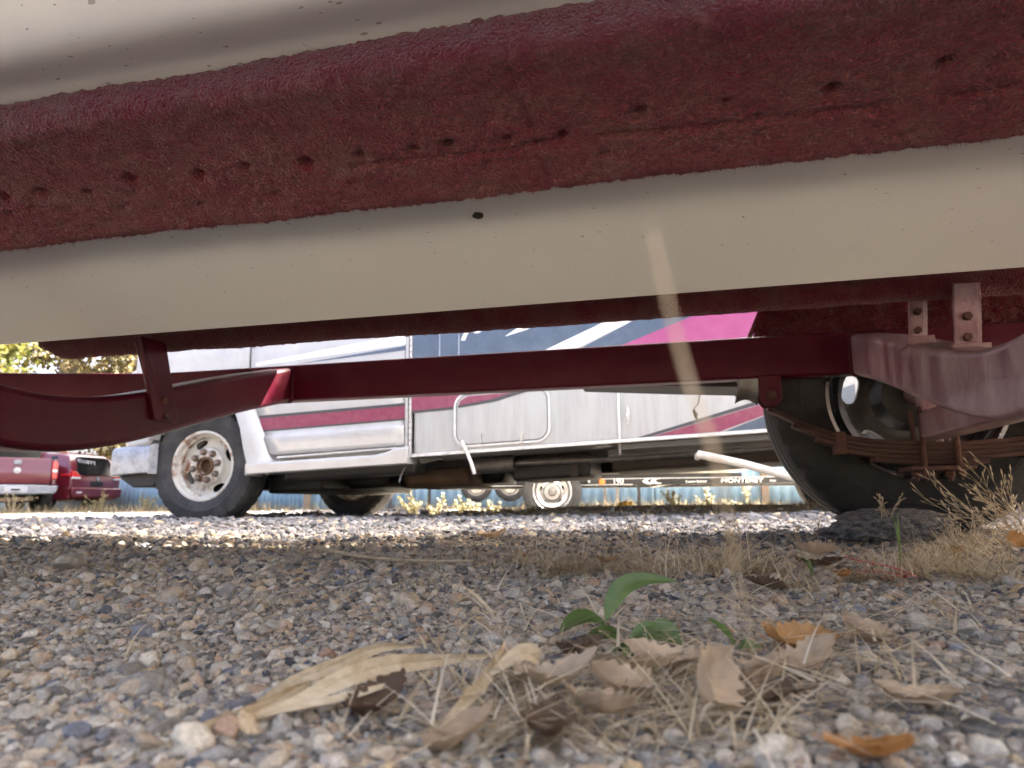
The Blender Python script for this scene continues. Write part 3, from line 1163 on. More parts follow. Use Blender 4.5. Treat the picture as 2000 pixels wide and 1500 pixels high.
stn = np.concatenate([np.linspace(-3.6, -1.6, 18), np.linspace(-1.5, 2.25, 20)])
for s in (1, -1):
    pass
rows = []
for u in stn:
    h = hull_section(u)
    rows.append([(u, TV - a, b) for a, b in reversed(h)] + [(u, TV + a, b) for a, b in h[1:]])
mb = MB().grid(rows)
mb.f = [f[::-1] for f in mb.f]
mb.f.append(tuple(range((len(rows) - 1) * len(rows[0]), len(rows) * len(rows[0]))))
obj('hull', mb, M['gelcoat'], boat, smooth=28)
rows = []
for u in stn:
    a, b = hull_section(u)[-1]
    rows.append([(u, TV - a * f, b + 0.06 * (1 - f * f)) for f in np.linspace(1, -1, 15)])
obj('deck', MB().grid(rows), M['gelcoat'], boat)
for s in (1, -1):
    pts = [(u, TV + s * (hull_section(u)[-1][0] + 0.01), hull_section(u)[-1][1] - 0.02) for u in stn]
    obj('rub_rail', MB().tube(pts, 0.02, 8), M['black'], boat)
mb = MB()
rows = []
for a in np.linspace(-0.9, 0.9, 15):
    rows.append([(-0.6 + 0.5 * a * a, TV + a, 1.33), (-0.25 + 0.6 * a * a, TV + a * 0.95, 1.62)])
obj('windscreen', MB().grid(rows), M['glass'], boat, solid=0.006)

clod = MB()
rows = []
for i, t in enumerate(np.linspace(0, PI, 9)):
    rows.append([(0.0075 * math.sin(t) * (1 + 0.5 * math.sin(2 * a + 1) + 0.25 * math.sin(5 * a + i)) * math.cos(a), 0.0045 * math.sin(t) * (1 + 0.45 * math.cos(3 * a + i)) * math.sin(a),
                  -0.004 + 0.006 * math.cos(t)) for a in np.linspace(0, 2 * PI, 10, endpoint=False)])
clod.grid(rows, True)
o = obj('mud_clod', clod, M['clod'])
o.location = W(-0.224, 0.786, 0.4335)
o.scale = (0.62, 0.8, 0.8)
tag(o, 'small dark crumb of dried mud stuck to the cream hull below the near bunk', 'mud')

# ------------------------------------------------------------------ the motorhome, nose down, pointing left
RVV = 3.95                                   # its near side
rv = uv_thing('motorhome', -2.98, RVV, 0, 'white motorhome with magenta and navy stripes and a rusty white front wheel', 'motorhome')


def S(u, v, z):
    """the body sits nose down on its springs: heights rise towards the tail"""
    return (u, v, z + 0.040 * (u + 3.0))


def side_poly(poly, out=0.002, thick=0.002, v=RVV):
    mb = MB()
    mb.prism(poly, lambda a, b: S(a, v - out, b), (0, thick, 0))
    return mb


def rv_part(name, poly, mat, parent=None, out=0.002, thick=0.002, bevel=0, v=RVV):
    return obj(name, side_poly(poly, out, thick, v), M[mat], parent or rv, bevel=bevel)


def rounded(u0, u1, z0, z1, r, k=6):
    p = []
    for (cx, cz, a0) in ((u1 - r, z0 + r, -PI / 2), (u1 - r, z1 - r, 0), (u0 + r, z1 - r, PI / 2), (u0 + r, z0 + r, PI)):
        for i in range(k + 1):
            a = a0 + PI / 2 * i / k
            p.append((cx + r * math.cos(a), cz + r * math.sin(a)))
    return p


VB = RVV + 2.35                               # its far side
# coach box
mb = MB()
prof = [(-1.53, 0.308), (3.3, 0.308), (3.55, 0.42), (3.6, 1.2), (3.6, 3.34), (-3.05, 3.34), (-3.5, 2.95), (-3.4, 2.2), (-2.55, 1.86), (-1.53, 1.86)]
mb.prism(prof, lambda a, b: S(a, RVV, b), (0, VB - RVV, 0))
obj('coach_body', mb, M['rvwhite'], rv, bevel=0.018, seg=3)
# van cab behind the flare
mb = MB()
cab = [(-1.60, 0.33), (-2.47, 0.33), (-2.56, 0.50), (-2.64, 0.70), (-2.75, 0.80), (-3.0, 0.84), (-3.2, 0.80), (-3.32, 0.66), (-3.36, 0.50), (-3.56, 0.47),
       (-3.63, 0.72), (-3.60, 1.0), (-3.2, 1.12), (-2.75, 1.2), (-2.45, 1.86), (-1.60, 1.86)]
mb.prism(cab, lambda a, b: S(a, RVV + 0.03, b), (0, VB - RVV - 0.06, 0))
obj('cab_body', mb, M['rvlow'], rv, bevel=0.03, seg=3)


# cab door: an upper panel that bellies out, a shut line, a lower panel with a step
def belly(z):
    pts_z = [0.372, 0.385, 0.478, 0.488, 0.496, 0.52, 0.75, 1.0, 1.2]
    pts_o = [0.012, 0.026, 0.033, 0.030, 0.014, 0.010, 0.022, 0.020, 0.004]
    return float(np.interp(z, pts_z, pts_o))


def door_front(z):
    return float(np.interp(z, [0.372, 0.42, 0.50, 0.65, 0.72, 0.85, 1.2], [-2.46, -2.485, -2.52, -2.575, -2.60, -2.63, -2.645]))


zs = [0.372, 0.378, 0.385, 0.40, 0.44, 0.475, 0.482, 0.488, 0.494, 0.50, 0.52, 0.56, 0.6, 0.65, 0.7, 0.76, 0.82, 0.88, 0.94, 1.0, 1.06, 1.12, 1.2]


def door_strip(z0, z1, out, ua=None, ub=-1.586, n=10):
    rows = []
    zz = sorted([z for z in zs if z0 < z < z1] + [z0, z1])
    for z in zz:
        a = door_front(z) if ua is None else ua
        rows.append([S(a + (ub - a) * i / n, RVV + 0.03 - belly(z) - out, z) for i in range(n + 1)])
    return MB().grid(rows)


door = obj('cab_door', door_strip(0.372, 1.2, 0.006), M['rvlow'], rv, solid=0.006, smooth=60)
obj('window', rv_ := side_poly([(-2.55, 1.24), (-1.72, 1.24), (-1.72, 1.72), (-2.35, 1.72)], -0.02, 0.01), M['glass'], door)
obj('stripe', door_strip(0.537, 0.611, 0.011), M['stripe'], door)
obj('stripe', door_strip(0.611, 0.629, 0.0112), M['darkline'], door)
obj('stripe', door_strip(0.526, 0.537, 0.0112), M['darkline'], door)
for a0, a1, b0, b1 in ((-2.30, -1.586, 0.935, 0.972),):
    mb = MB().grid([[S(a0 + (a1 - a0) * f, RVV + 0.03 - belly(0.93) - 0.011, 0.935 + 0.016 * f) for f in np.linspace(0, 1, 9)],
                    [S(a0 + (a1 - a0) * f, RVV + 0.03 - belly(0.95) - 0.011, 0.936 + 0.042 * f) for f in np.linspace(0, 1, 9)]])
    obj('stripe', mb, M['navy'], door)
mb = MB().grid([[S(-2.6 + 1.014 * f, RVV + 0.03 - belly(0.96) - 0.0105, 0.952 + 0.035 * f) for f in np.linspace(0, 1, 9)],
                [S(-2.6 + 1.014 * f, RVV + 0.03 - belly(1.0) - 0.0105, 0.968 + 0.085 * f) for f in np.linspace(0, 1, 9)]])
obj('stripe', mb, M['letter'], door)
# front fender panel ahead of the door
mb = MB().grid([[S(u, RVV + 0.012, z) for z in (0.86, 0.95, 1.05, 1.12)] for u in np.linspace(-3.5, -2.655, 10)])
obj('fender_panel', mb, M['rvlow'], rv, solid=0.006)
# wheel flare that runs down into a step under the door
rows = []
arc = [(-2.38, 0.300), (-2.42, 0.318), (-2.46, 0.355), (-2.482, 0.42), (-2.53, 0.545), (-2.585, 0.68), (-2.74, 0.77), (-2.86, 0.83), (-3.0, 0.85), (-3.14, 0.83),
       (-3.25, 0.77), (-3.32, 0.67), (-3.35, 0.53)]
inn = [(-2.58, 0.262), (-2.586, 0.29), (-2.60, 0.34), (-2.63, 0.44), (-2.655, 0.55), (-2.69, 0.64), (-2.76, 0.725), (-2.87, 0.78), (-3.0, 0.80), (-3.13, 0.78),
       (-3.22, 0.725), (-3.28, 0.64), (-3.31, 0.53)]
for (a, b), (c_, d) in zip(arc, inn):
    rows.append([S(a, RVV + 0.03, b), S(a * 0.85 + c_ * 0.15, RVV - 0.03, b * 0.85 + d * 0.15), S(a * 0.4 + c_ * 0.6, RVV - 0.055, b * 0.4 + d * 0.6),
                 S(c_, RVV - 0.055, d), S(c_, RVV + 0.10, d)])
obj('wheel_flare', MB().grid(rows), M['rvlow'], rv, smooth=60)
prof = [(RVV - 0.055, 0.262), (RVV - 0.058, 0.325), (RVV - 0.045, 0.338), (RVV + 0.02, 0.342)]
rows = []
for u, dz in ((-2.60, -0.006), (-2.55, -0.004), (-2.52, 0.0), (-2.47, 0.004), (-2.42, -0.008), (-1.75, -0.010), (-1.68, 0.0), (-1.62, 0.022), (-1.545, 0.025)):
    rows.append([S(u, v, z + (dz if i >= 1 else 0)) for i, (v, z) in enumerate(prof)] + [S(u, RVV + 0.12, 0.36), S(u, RVV + 0.12, 0.262)])
mb = MB().grid(rows, True)
n6 = len(rows[0])
mb.f += [tuple(range(n6)), tuple(range((len(rows) - 1) * n6, len(rows) * n6))]
obj('running_board', mb, M['rvlow'], rv, bevel=0.006)
mb = MB().prism([(-2.42, 0.352), (-1.62, 0.358), (-1.62, 0.366), (-2.42, 0.362)], lambda a, b: S(a, RVV - 0.008, b), (0, 0.04, 0))
obj('door_sill', mb, M['trim'], rv, bevel=0.002)
rv_part('corner_trim', [(-1.583, 0.30), (-1.562, 0.30), (-1.562, 1.9), (-1.583, 1.9)], 'rvlow', out=0.006, thick=0.03, bevel=0.004)
rv_part('corner_trim', [(-1.556, 0.302), (-1.543, 0.302), (-1.543, 1.9), (-1.556, 1.9)], 'trim', out=0.010, thick=0.03, bevel=0.003)
for k, zz_ in enumerate(np.linspace(0.33, 1.15, 24)):
    mb = MB().cyl(S(-1.5495, RVV - 0.014, zz_), S(-1.5495, RVV - 0.008, zz_), 0.004, 8)
    obj('trim_screw', mb, M['steel'], rv)
rv_part('skirt_trim', [(-1.54, 0.300), (3.3, 0.300), (3.3, 0.320), (-1.54, 0.320)], 'trim', out=0.008, thick=0.02, bevel=0.003)

# coach graphics, flat decals on the side wall
sw = rv_part('decal', [(-1.541, 0.576), (-1.25, 0.580), (-1.05, 0.600), (-0.92, 0.632), (-0.98, 0.66), (-1.541, 0.70)], 'stripe')
rv_part('decal', [(-1.541, 0.560), (-1.25, 0.564), (-1.02, 0.586), (-0.80, 0.640), (-0.92, 0.632), (-1.05, 0.600), (-1.25, 0.580), (-1.541, 0.576)], 'darkline',
        out=0.0025)
rv_part('decal', [(-1.541, 0.86), (-0.79, 0.80), (-0.26, 1.06), (0.2, 1.22), (-1.541, 1.6)], 'navy')
rv_part('decal', [(-0.90, 0.80), (-0.69, 0.80), (-0.13, 1.02), (0.20, 1.10), (0.20, 1.16), (-0.20, 1.06)], 'letter', out=0.0035)
rv_part('decal', [(-0.66, 0.795), (-0.44, 0.80), (0.30, 1.035), (0.40, 1.10), (0.20, 1.10), (-0.13, 1.02)], 'navy', out=0.003)
rv_part('decal', [(-0.42, 0.805), (0.62, 0.815), (0.80, 1.12), (0.40, 1.10), (0.30, 1.035)], 'stripe_pink', out=0.003)
rv_part('decal', [(-0.20, 0.800), (0.70, 0.808), (0.71, 0.822), (0.3, 0.822)], 'letter', out=0.0042)
rv_part('decal', [(0.05, 0.790), (0.70, 0.797), (0.70, 0.808)], 'darkline', out=0.003)
# white flame licks on the navy
rv_part('decal', [(-1.235, 0.975), (-1.215, 1.02), (-1.15, 1.045), (-1.10, 1.05), (-1.16, 1.030), (-1.195, 1.008), (-1.21, 0.972)], 'letter', out=0.0035)
rv_part('decal', [(-1.16, 1.012), (-1.09, 1.045), (-0.96, 1.05), (-1.06, 1.036), (-1.13, 1.006)], 'letter', out=0.0035)
rv_part('decal', [(-0.965, 0.970), (-0.86, 1.03), (-0.70, 1.06), (-0.58, 1.07), (-0.74, 1.035), (-0.82, 1.0)], 'letter', out=0.0035)
for uu in (-1.37, -1.25):
    rv_part('panel_seam', [(uu, 0.84), (uu + 0.004, 0.84), (uu + 0.004, 1.5), (uu, 1.5)], 'silver', out=0.004)
# lower stripes on the rear compartment
rv_part('decal', [(-0.225, 0.322), (-0.15, 0.322), (0.60, 0.492), (0.60, 0.515)], 'darkline', out=0.003)
rv_part('decal', [(-0.14, 0.3225), (0.215, 0.3225), (0.60, 0.440), (0.60, 0.490)], 'stripe', out=0.0032)
rv_part('decal', [(0.24, 0.3225), (0.9, 0.3225), (0.9, 0.52), (0.60, 0.437)], 'navy', out=0.003)

# storage doors
def compartment(u0, u1, z0, z1, r, latches, stripe=None):
    cd = rv_part('storage_door', rounded(u0, u1, z0, z1, r), 'rvwhite', out=0.012, thick=0.012, bevel=0.003)
    o = rounded(u0 - 0.018, u1 + 0.018, z0 - 0.016, z1 + 0.016, r + 0.016)
    i = rounded(u0 + 0.001, u1 - 0.001, z0 + 0.001, z1 - 0.001, r)
    rows = [[S(a, RVV + 0.002, b) for a, b in o], [S(a, RVV - 0.012, b) for a, b in o],
            [S(a, RVV - 0.012, b) for a, b in rounded(u0 - 0.006, u1 + 0.006, z0 - 0.006, z1 + 0.006, r + 0.006)],
            [S(a, RVV - 0.004, b) for a, b in rounded(u0 - 0.003, u1 + 0.003, z0 - 0.003, z1 + 0.003, r + 0.003)]]
    obj('door_frame', MB().grid(rows, True), M['trim'], cd, smooth=50)
    gk = [[S(a, RVV - 0.0045, b) for a, b in rounded(u0 - 0.004, u1 + 0.004, z0 - 0.004, z1 + 0.004, r + 0.004)], [S(a, RVV - 0.0045, b) for a, b in i]]
    obj('gasket', MB().grid(gk, True), M['black'], cd)
    # pressed rim of the door skin
    p1 = rounded(u0 + 0.028, u1 - 0.028, z0 + 0.026, z1 - 0.026, r - 0.02)
    p2 = rounded(u0 + 0.033, u1 - 0.033, z0 + 0.031, z1 - 0.031, r - 0.024)
    for (lu, lz) in latches:
        mb = MB().cyl(S(lu, RVV - 0.016, lz + 0.016), S(lu, RVV - 0.011, lz + 0.016), 0.016, 18)
        mb.cyl(S(lu, RVV - 0.024, lz + 0.016), S(lu, RVV - 0.015, lz + 0.016), 0.010, 14)
        mb.prism([(lu - 0.008, lz - 0.035), (lu + 0.008, lz - 0.035), (lu + 0.006, lz + 0.006), (lu - 0.006, lz + 0.006)],
                 lambda a, b: S(a, RVV - 0.020, b), (0, 0.008, 0))
        obj('latch', mb, M['chrome'], cd)
    return cd


cd = compartment(-1.258, -0.722, 0.352, 0.640, 0.065, [(-1.115, 0.385), (-0.872, 0.372)])
rv_part('decal', [(-1.245, 0.583), (-1.05, 0.603), (-0.92, 0.632), (-1.19, 0.634), (-1.235, 0.61)], 'stripe', cd, out=0.014)
rv_part('decal', [(-1.25, 0.568), (-1.02, 0.588), (-0.80, 0.637), (-0.92, 0.632), (-1.05, 0.603), (-1.247, 0.583)], 'darkline', cd, out=0.0142)
rv_part('panel_joint', [(-0.326, 0.31), (-0.312, 0.31), (-0.312, 0.78), (-0.326, 0.78)], 'trim', out=0.006, thick=0.01, bevel=0.002)
rd = rv_part('storage_door', [(-0.306, 0.325), (0.62, 0.325), (0.62, 0.78), (-0.306, 0.78)], 'rvwhite', out=0.0028, thick=0.003)
mb = MB().cyl(S(-0.268, RVV - 0.018, 0.452), S(-0.268, RVV, 0.452), 0.014, 16)
mb.prism([(-0.275, 0.40), (-0.262, 0.40), (-0.258, 0.452), (-0.265, 0.50), (-0.278, 0.50), (-0.272, 0.452)], lambda a, b: S(a, RVV - 0.012, b), (0, 0.01, 0))
obj('latch', mb, M['chrome'], rd)
for i, (a, b) in enumerate(((0.9, 1.9), (2.3, 3.1), (-0.9, 0.3))):
    rv_part('window', rounded(a, b, 1.45, 2.1, 0.06), 'glass', out=0.012, thick=0.012, bevel=0.003)

# bumper, grille, lamp, skid plate at the nose
rows = []
for f in np.linspace(0, 1, 30):
    # in plan: along the near side to the corner, round, and across the front
    L1, rc = 0.235, 0.13
    seg = f * (L1 + rc * PI / 2 + 1.7)
    if seg < L1:
        pu, pv = -3.325 - seg, RVV - 0.02
    elif seg < L1 + rc * PI / 2:
        a = (seg - L1) / rc
        pu, pv = -3.325 - L1 - rc * math.sin(a), RVV - 0.02 + rc * (1 - math.cos(a))
    else:
        pu, pv = -3.325 - L1 - rc, RVV - 0.02 + rc + (seg - L1 - rc * PI / 2)
    ti = max(0.0, 1 - seg / 0.05) * 0.0
    th = 0.03
    rows.append([S(pu, pv, 0.318 + ti), S(pu, pv - 0.0, 0.325), S(pu, pv - 0.006, 0.40), S(pu, pv, 0.485), S(pu, pv + 0.02, 0.50),
                 S(pu + 0.02, pv + 0.04, 0.50), S(pu + 0.02, pv + 0.04, 0.318)])
mb = MB().grid(rows, True)
mb.f += [tuple(range(7))]
obj('front_bumper', mb, M['bumper'], rv, bevel=0.008, smooth=50)
mb = MB().prism([(-3.62, 0.31), (-3.50, 0.235), (-3.34, 0.232), (-3.30, 0.30), (-3.30, 0.325)], lambda a, b: S(a, RVV + 0.05, b), (0, 1.9, 0))
obj('air_dam', mb, M['black'], rv, bevel=0.01)
mb = MB().box((-3.60, RVV + 0.12, 0.30), (-3.28, VB - 0.12, 0.48))
obj('bumper_mount', mb, M['black'], rv)
mb = MB().box((-3.67, RVV + 0.5, 0.52), (-3.62, VB - 0.5, 0.9))
obj('grille', mb, M['black'], rv, bevel=0.01)
for q in (RVV + 0.16, VB - 0.46):
    mb = MB().box((-3.665, q, 0.55), (-3.59, q + 0.3, 0.75))
    obj('headlamp', mb, M['lampwhite'], rv, bevel=0.02)
mb = MB().box((-3.42, RVV + 0.04, 0.49), (-3.30, RVV + 0.30, 0.62))
obj('inner_fender', mb, M['black'], rv)

# wheels
HOLE8 = [(math.radians(a), 0.158, 0.044, 0.0235, 2.6) for a in (27, 117, 207, 297)]
for (uu, vv, face, kind) in ((-2.98, RVV + 0.14, -1, 'front'), (-2.90, VB - 0.22, 1, 'front'), (1.25, RVV + 0.16, -1, 'rear'), (1.25, VB - 0.18, 1, 'rear')):
    wh = empty('wheel', parent=rv)
    R_ = 0.368
    gz0 = ghs(*W(uu, vv)[:2])
    c = (uu, vv, R_ - 0.012 + gz0)
    obj('tyre', tyre_mb(c, R_, 0.225, 0.218, n=66, groove=0.007), M['rubber_grey'], wh, smooth=30)
    k = face
    prof = [(0.216, k * 0.080), (0.226, k * 0.090), (0.224, k * 0.097), (0.214, k * 0.098), (0.206, k * 0.090), (0.203, k * 0.068), (0.197, k * 0.060), (0.190, k * 0.055),
            (0.187, k * 0.02), (0.187, -k * 0.05), (0.205, -k * 0.075), (0.222, -k * 0.095)]
    obj('rim', MB().lathe(prof, c, 110), M['rimwhite'], wh, solid=0.003)

    def dzz(r, k=k):
        x = [0.045, 0.112, 0.118, 0.122, 0.128, 0.16, 0.178, 0.19]
        y = [0.060, 0.060, 0.055, 0.038, 0.024, 0.010, 0.012, 0.028]
        return k * float(np.interp(r, x, y))
    obj('wheel_disc', disc_mb(c, dzz, 0.045, 0.190, HOLE8, 220, 30), M['rimwhite'], wh, solid=0.004)
    hb = MB().lathe([(0.062, k * 0.058), (0.060, k * 0.078), (0.053, k * 0.084), (0.048, k * 0.080), (0.045, k * 0.02), (0.0, k * 0.015)], c, 30)
    obj('hub', hb, M['hubrust'], wh)
    dr = MB().lathe([(0.15, -k * 0.02), (0.165, -k * 0.03), (0.165, -k * 0.09), (0.0, -k * 0.095)], c, 30)
    obj('brake_drum', dr, M['black'], wh)
    for j in range(8):
        a = 2 * PI * j / 8 + 0.2
        p = (c[0] + 0.092 * math.cos(a), c[1] + k * 0.058, c[2] + 0.092 * math.sin(a))
        mb = MB().lathe([(0.022, 0), (0.0215, k * 0.014), (0.0195, k * 0.026), (0.012, k * 0.036), (0.0, k * 0.038)], p, 12)
        obj('lug_nut', mb, M['lug'], wh)

# underside: chassis, tanks, pipes
def rv_box(name, a, b, mat, bevel=0.006):
    mb = MB()
    mb.box(a, b)
    mb.v = [S(*p) for p in mb.v]
    return obj(name, mb, M[mat], rv, bevel=bevel)


rv_box('chassis_rail', (-3.3, RVV + 0.55, 0.26), (3.2, RVV + 0.63, 0.36), 'black')
rv_box('chassis_rail', (-3.3, VB - 0.63, 0.26), (3.2, VB - 0.55, 0.36), 'black')
rv_box('floor_pan', (-2.45, RVV + 0.06, 0.355), (3.1, VB - 0.06, 0.40), 'black')
rv_box('engine_sump', (-2.95, RVV + 0.75, 0.17), (-2.0, VB - 0.75, 0.40), 'black', 0.04)
rv_box('front_axle_beam', (-3.04, RVV + 0.25, 0.20), (-2.90, VB - 0.3, 0.28), 'black', 0.02)
rv_box('gearbox', (-2.0, RVV + 0.9, 0.16), (-1.2, VB - 0.95, 0.36), 'black', 0.05)
rv_box('side_frame', (-2.45, RVV + 0.12, 0.215), (-1.56, RVV + 0.32, 0.345), 'black', 0.02)
rv_box('front_crossmember', (-2.70, RVV + 0.35, 0.155), (-2.30, VB - 0.4, 0.28), 'black', 0.02)
rv_box('fuel_tank', (-1.84, RVV + 0.62, 0.145), (-1.36, RVV + 1.3, 0.30), 'tank', 0.04)
rv_box('holding_tank', (-0.42, RVV + 0.55, 0.170), (0.75, RVV + 1.4, 0.25), 'tan', 0.02)
rv_box('waste_valve_box', (-1.05, RVV + 0.5, 0.148), (-0.55, RVV + 1.2, 0.30), 'black', 0.02)
rv_box('hanger_strap', (-0.67, RVV + 0.47, 0.15), (-0.62, RVV + 0.49, 0.235), 'tan', 0.002)
rv_box('slide_rail', (-0.40, RVV + 0.12, 0.235), (0.95, RVV + 0.17, 0.275), 'greybar', 0.004)
rv_box('side_sill', (-0.32, RVV + 0.03, 0.262), (0.95, RVV + 0.06, 0.318), 'greybar', 0.004)
rv_box('bracket', (-0.33, RVV + 0.02, 0.235), (-0.315, RVV + 0.05, 0.31), 'steel', 0.002)
mb = MB().cyl(S(-2.2, RVV + 1.2, 0.24), S(1.2, RVV + 1.2, 0.23), 0.045, 18)
obj('drive_shaft', mb, M['black'], rv)
mb = MB().cyl(S(-1.30, RVV + 0.45, 0.255), S(-1.02, RVV + 0.45, 0.255), 0.055, 18)
mb.tube([S(-1.02, RVV + 0.45, 0.255), S(-0.3, RVV + 0.42, 0.24), S(0.8, RVV + 0.5, 0.25)], 0.022, 12)
obj('exhaust', mb, M['steel'], rv)
mb = MB().prism([(-1.50, 0.265), (-1.36, 0.282), (-1.40, 0.292), (-1.52, 0.30)], lambda a, b: S(a, RVV + 0.05, b), (0, 0.03, 0))
obj('bracket', mb, M['greybar'], rv)
# white drain pipe hanging out under the storage door, and a pale pipe lower down
mb = MB().tube([S(-1.226, RVV - 0.014, 0.372), S(-1.215, RVV - 0.02, 0.345), S(-1.19, RVV - 0.02, 0.30), S(-1.165, RVV - 0.018, 0.235), S(-1.150, RVV - 0.015, 0.180)],
               [0.012, 0.011, 0.0105, 0.0105, 0.0105], 12)
obj('drain_hose', mb, M['whitepvc'], rv)
mb = MB().tube([S(-1.575, RVV + 0.03, 0.265), S(-1.60, RVV + 0.01, 0.22), S(-1.615, RVV, 0.16)], 0.004, 8)
obj('loose_cable', mb, M['steel'], rv)
mb = MB().tube([(0.085, RVV - 0.33, 0.312), (0.12, RVV - 0.335, 0.305), (0.30, RVV - 0.35, 0.258), (0.52, RVV - 0.37, 0.188), (0.80, RVV - 0.38, 0.10)], 0.020, 14)
mb.cyl((0.095, RVV - 0.33, 0.31), (0.095, RVV + 0.2, 0.33), 0.018, 12)
obj('sewer_pipe', mb, M['whitepvc'], rv)

# ------------------------------------------------------------------ the other boat trailer, beyond the motorhome
FX, FY = 0.42, 7.75
FG = ghs(FX, FY)
FR = math.radians(-2.5)
ft = tag(empty('black_boat_trailer', (FX, FY, FG), FR), 'black boat trailer lettered 190 with chrome wheel, seen under the motorhome', 'boat trailer')
ZW = 0.225 - FG                                     # wheel centre above its ground
for s, yy in ((-1, 0.0), (1, 1.9)):
    wh = empty('wheel', parent=ft)
    c = (0, yy + 0.10, 0.318)
    obj('tyre', tyre_mb(c, 0.32, 0.20, 0.20, n=48), M['rubber_grey'] if s < 0 else M['rubber'], wh, smooth=30)
    k = s
    prof = [(0.205, k * 0.085), (0.212, k * 0.095), (0.205, k * 0.098), (0.193, k * 0.09), (0.186, k * 0.06), (0.176, k * 0.05), (0.172, k * 0.0), (0.19, -k * 0.07)]
    obj('rim', MB().lathe(prof, c, 72), M['chrome'], wh, solid=0.003)
    obj('wheel_disc', disc_mb(c, lambda r, k=k: k * float(np.interp(r, [0.04, 0.085, 0.10, 0.13, 0.16, 0.175], [0.09, 0.09, 0.05, 0.035, 0.045, 0.05])), 0.04, 0.175,
                              [(math.radians(a + 20), 0.125, 0.030, 0.012, 2.4) for a in range(0, 360, 72)], 180, 18), M['chrome'], wh, solid=0.003)
    hb = MB().lathe([(0.045, k * 0.085), (0.045, k * 0.13), (0.038, k * 0.145), (0.0, k * 0.15)], c, 24)
    obj('hub', hb, M['steel'], wh)
z0, z1 = 0.272 - FG, 0.350 - FG
for yy in (0.28, 1.82):
    obj('frame_rail', MB().box((-1.5, yy, z0), (3.9, yy + 0.06, z1)), M['blackgloss'], ft, bevel=0.006)
    obj('trim_line', MB().box((-1.48, yy - 0.003, z0 + 0.002), (0.9, yy - 0.0005, z0 + 0.010)), M['silver'], ft)
    obj('trim_line', MB().box((-1.48, yy - 0.003, z1 - 0.010), (3.88, yy - 0.0005, z1 - 0.003)), M['silver'], ft)
for xx in (-1.2, 1.3, 3.4):
    obj('cross_member', MB().box((xx, 0.34, z0), (xx + 0.06, 1.82, z1 - 0.01)), M['blackgloss'], ft, bevel=0.005)
obj('axle', MB().box((-0.03, 0.25, 0.29), (0.03, 1.85, 0.35)), M['black'], ft)
for yy, k in ((-0.02, -1), (1.86, 1)):
    pth = [(-0.40, 0.42), (-0.36, 0.60), (-0.22, 0.72), (0, 0.76), (0.22, 0.72), (0.36, 0.60), (0.40, 0.42)]
    obj('fender', MB().grid([[(a, yy, b), (a, yy + 0.27, b)] for a, b in pth]), M['blackgloss'], ft, solid=0.01)
    obj('fender_edge', MB().tube([(a, yy - 0.004 if k < 0 else yy + 0.27, b - 0.01) for a, b in pth], 0.010, 8), M['silver'], ft)
lamp = MB().cyl((0.56, 0.255, z1 - 0.040), (0.56, 0.282, z1 - 0.040), 0.034, 20)
obj('side_lamp', lamp, M['amber'], ft, bevel=0.004)


def text_obj(name, body, size, loc, mat, parent, rot=(PI / 2, 0, 0), extrude=0.0008, align='CENTER', shear=0.0, sx=1.0):
    cu = bpy.data.curves.new(name, 'FONT')
    cu.body = body
    cu.size = size
    cu.extrude = extrude
    cu.align_x = align
    cu.align_y = 'CENTER'
    cu.shear = shear
    cu.materials.append(mat)
    tmp = bpy.data.objects.new(name + '_curve', cu)
    COL.objects.link(tmp)
    bpy.context.view_layer.update()
    me = bpy.data.meshes.new_from_object(tmp.evaluated_get(bpy.context.evaluated_depsgraph_get()))
    bpy.data.objects.remove(tmp)
    if not me.materials:
        me.materials.append(mat)
    o = bpy.data.objects.new(name, me)
    COL.objects.link(o)
    o.parent = parent
    o.location = loc
    o.rotation_euler = rot
    o.scale = (sx, 1, 1)
    return o


text_obj('lettering', '190', 0.082, (0.74, 0.2775, (z0 + z1) / 2), M['letter'], ft)
text_obj('lettering', 'MONTEREY', 0.066, (2.10, 0.2775, (z0 + z1) / 2 - 0.006), M['letter'], ft, shear=0.15, sx=1.35)
text_obj('lettering', 'Custom Built for', 0.034, (1.60, 0.2775, (z0 + z1) / 2 - 0.010), M['letter'], ft, shear=0.2)
text_obj('lettering', 'Boats', 0.030, (2.44, 0.2775, (z0 + z1) / 2 - 0.010), M['letter'], ft, shear=0.2)
for k, xx in enumerate((1.02, 1.11)):
    pl = []
    for t in np.linspace(PI * 0.52, PI * 1.45, 14):
        pl.append((xx + 0.10 + 0.11 * math.cos(t), (z0 + z1) / 2 + 0.034 * math.sin(t)))
    for t in np.linspace(PI * 1.45, PI * 0.52, 14):
        pl.append((xx + 0.13 + 0.085 * math.cos(t), (z0 + z1) / 2 + 0.004 + 0.026 * math.sin(t)))
    obj('swoosh', MB().prism(pl, lambda a, b: (a, 0.2772, b), (0, 0.002, 0)), M['silver'], ft)
obj('stand_leg', MB().box((0.955, 0.30, 0.02), (0.985, 0.34, z0 + 0.02)).box((0.93, 0.27, 0.0), (1.01, 0.37, 0.02)), M['black'], ft)
for xx in (-1.4, 3.7):
    obj('stand_leg', MB().box((xx, 0.30, 0.02), (xx + 0.03, 0.34, z0 + 0.02)).box((xx - 0.03, 0.27, 0.0), (xx + 0.06, 0.37, 0.02)), M['black'], ft)
fbt = tag(empty('runabout_boat', (FX, FY, FG), FR), 'pale boat sitting on the black trailer lettered 190', 'boat')
rows = []
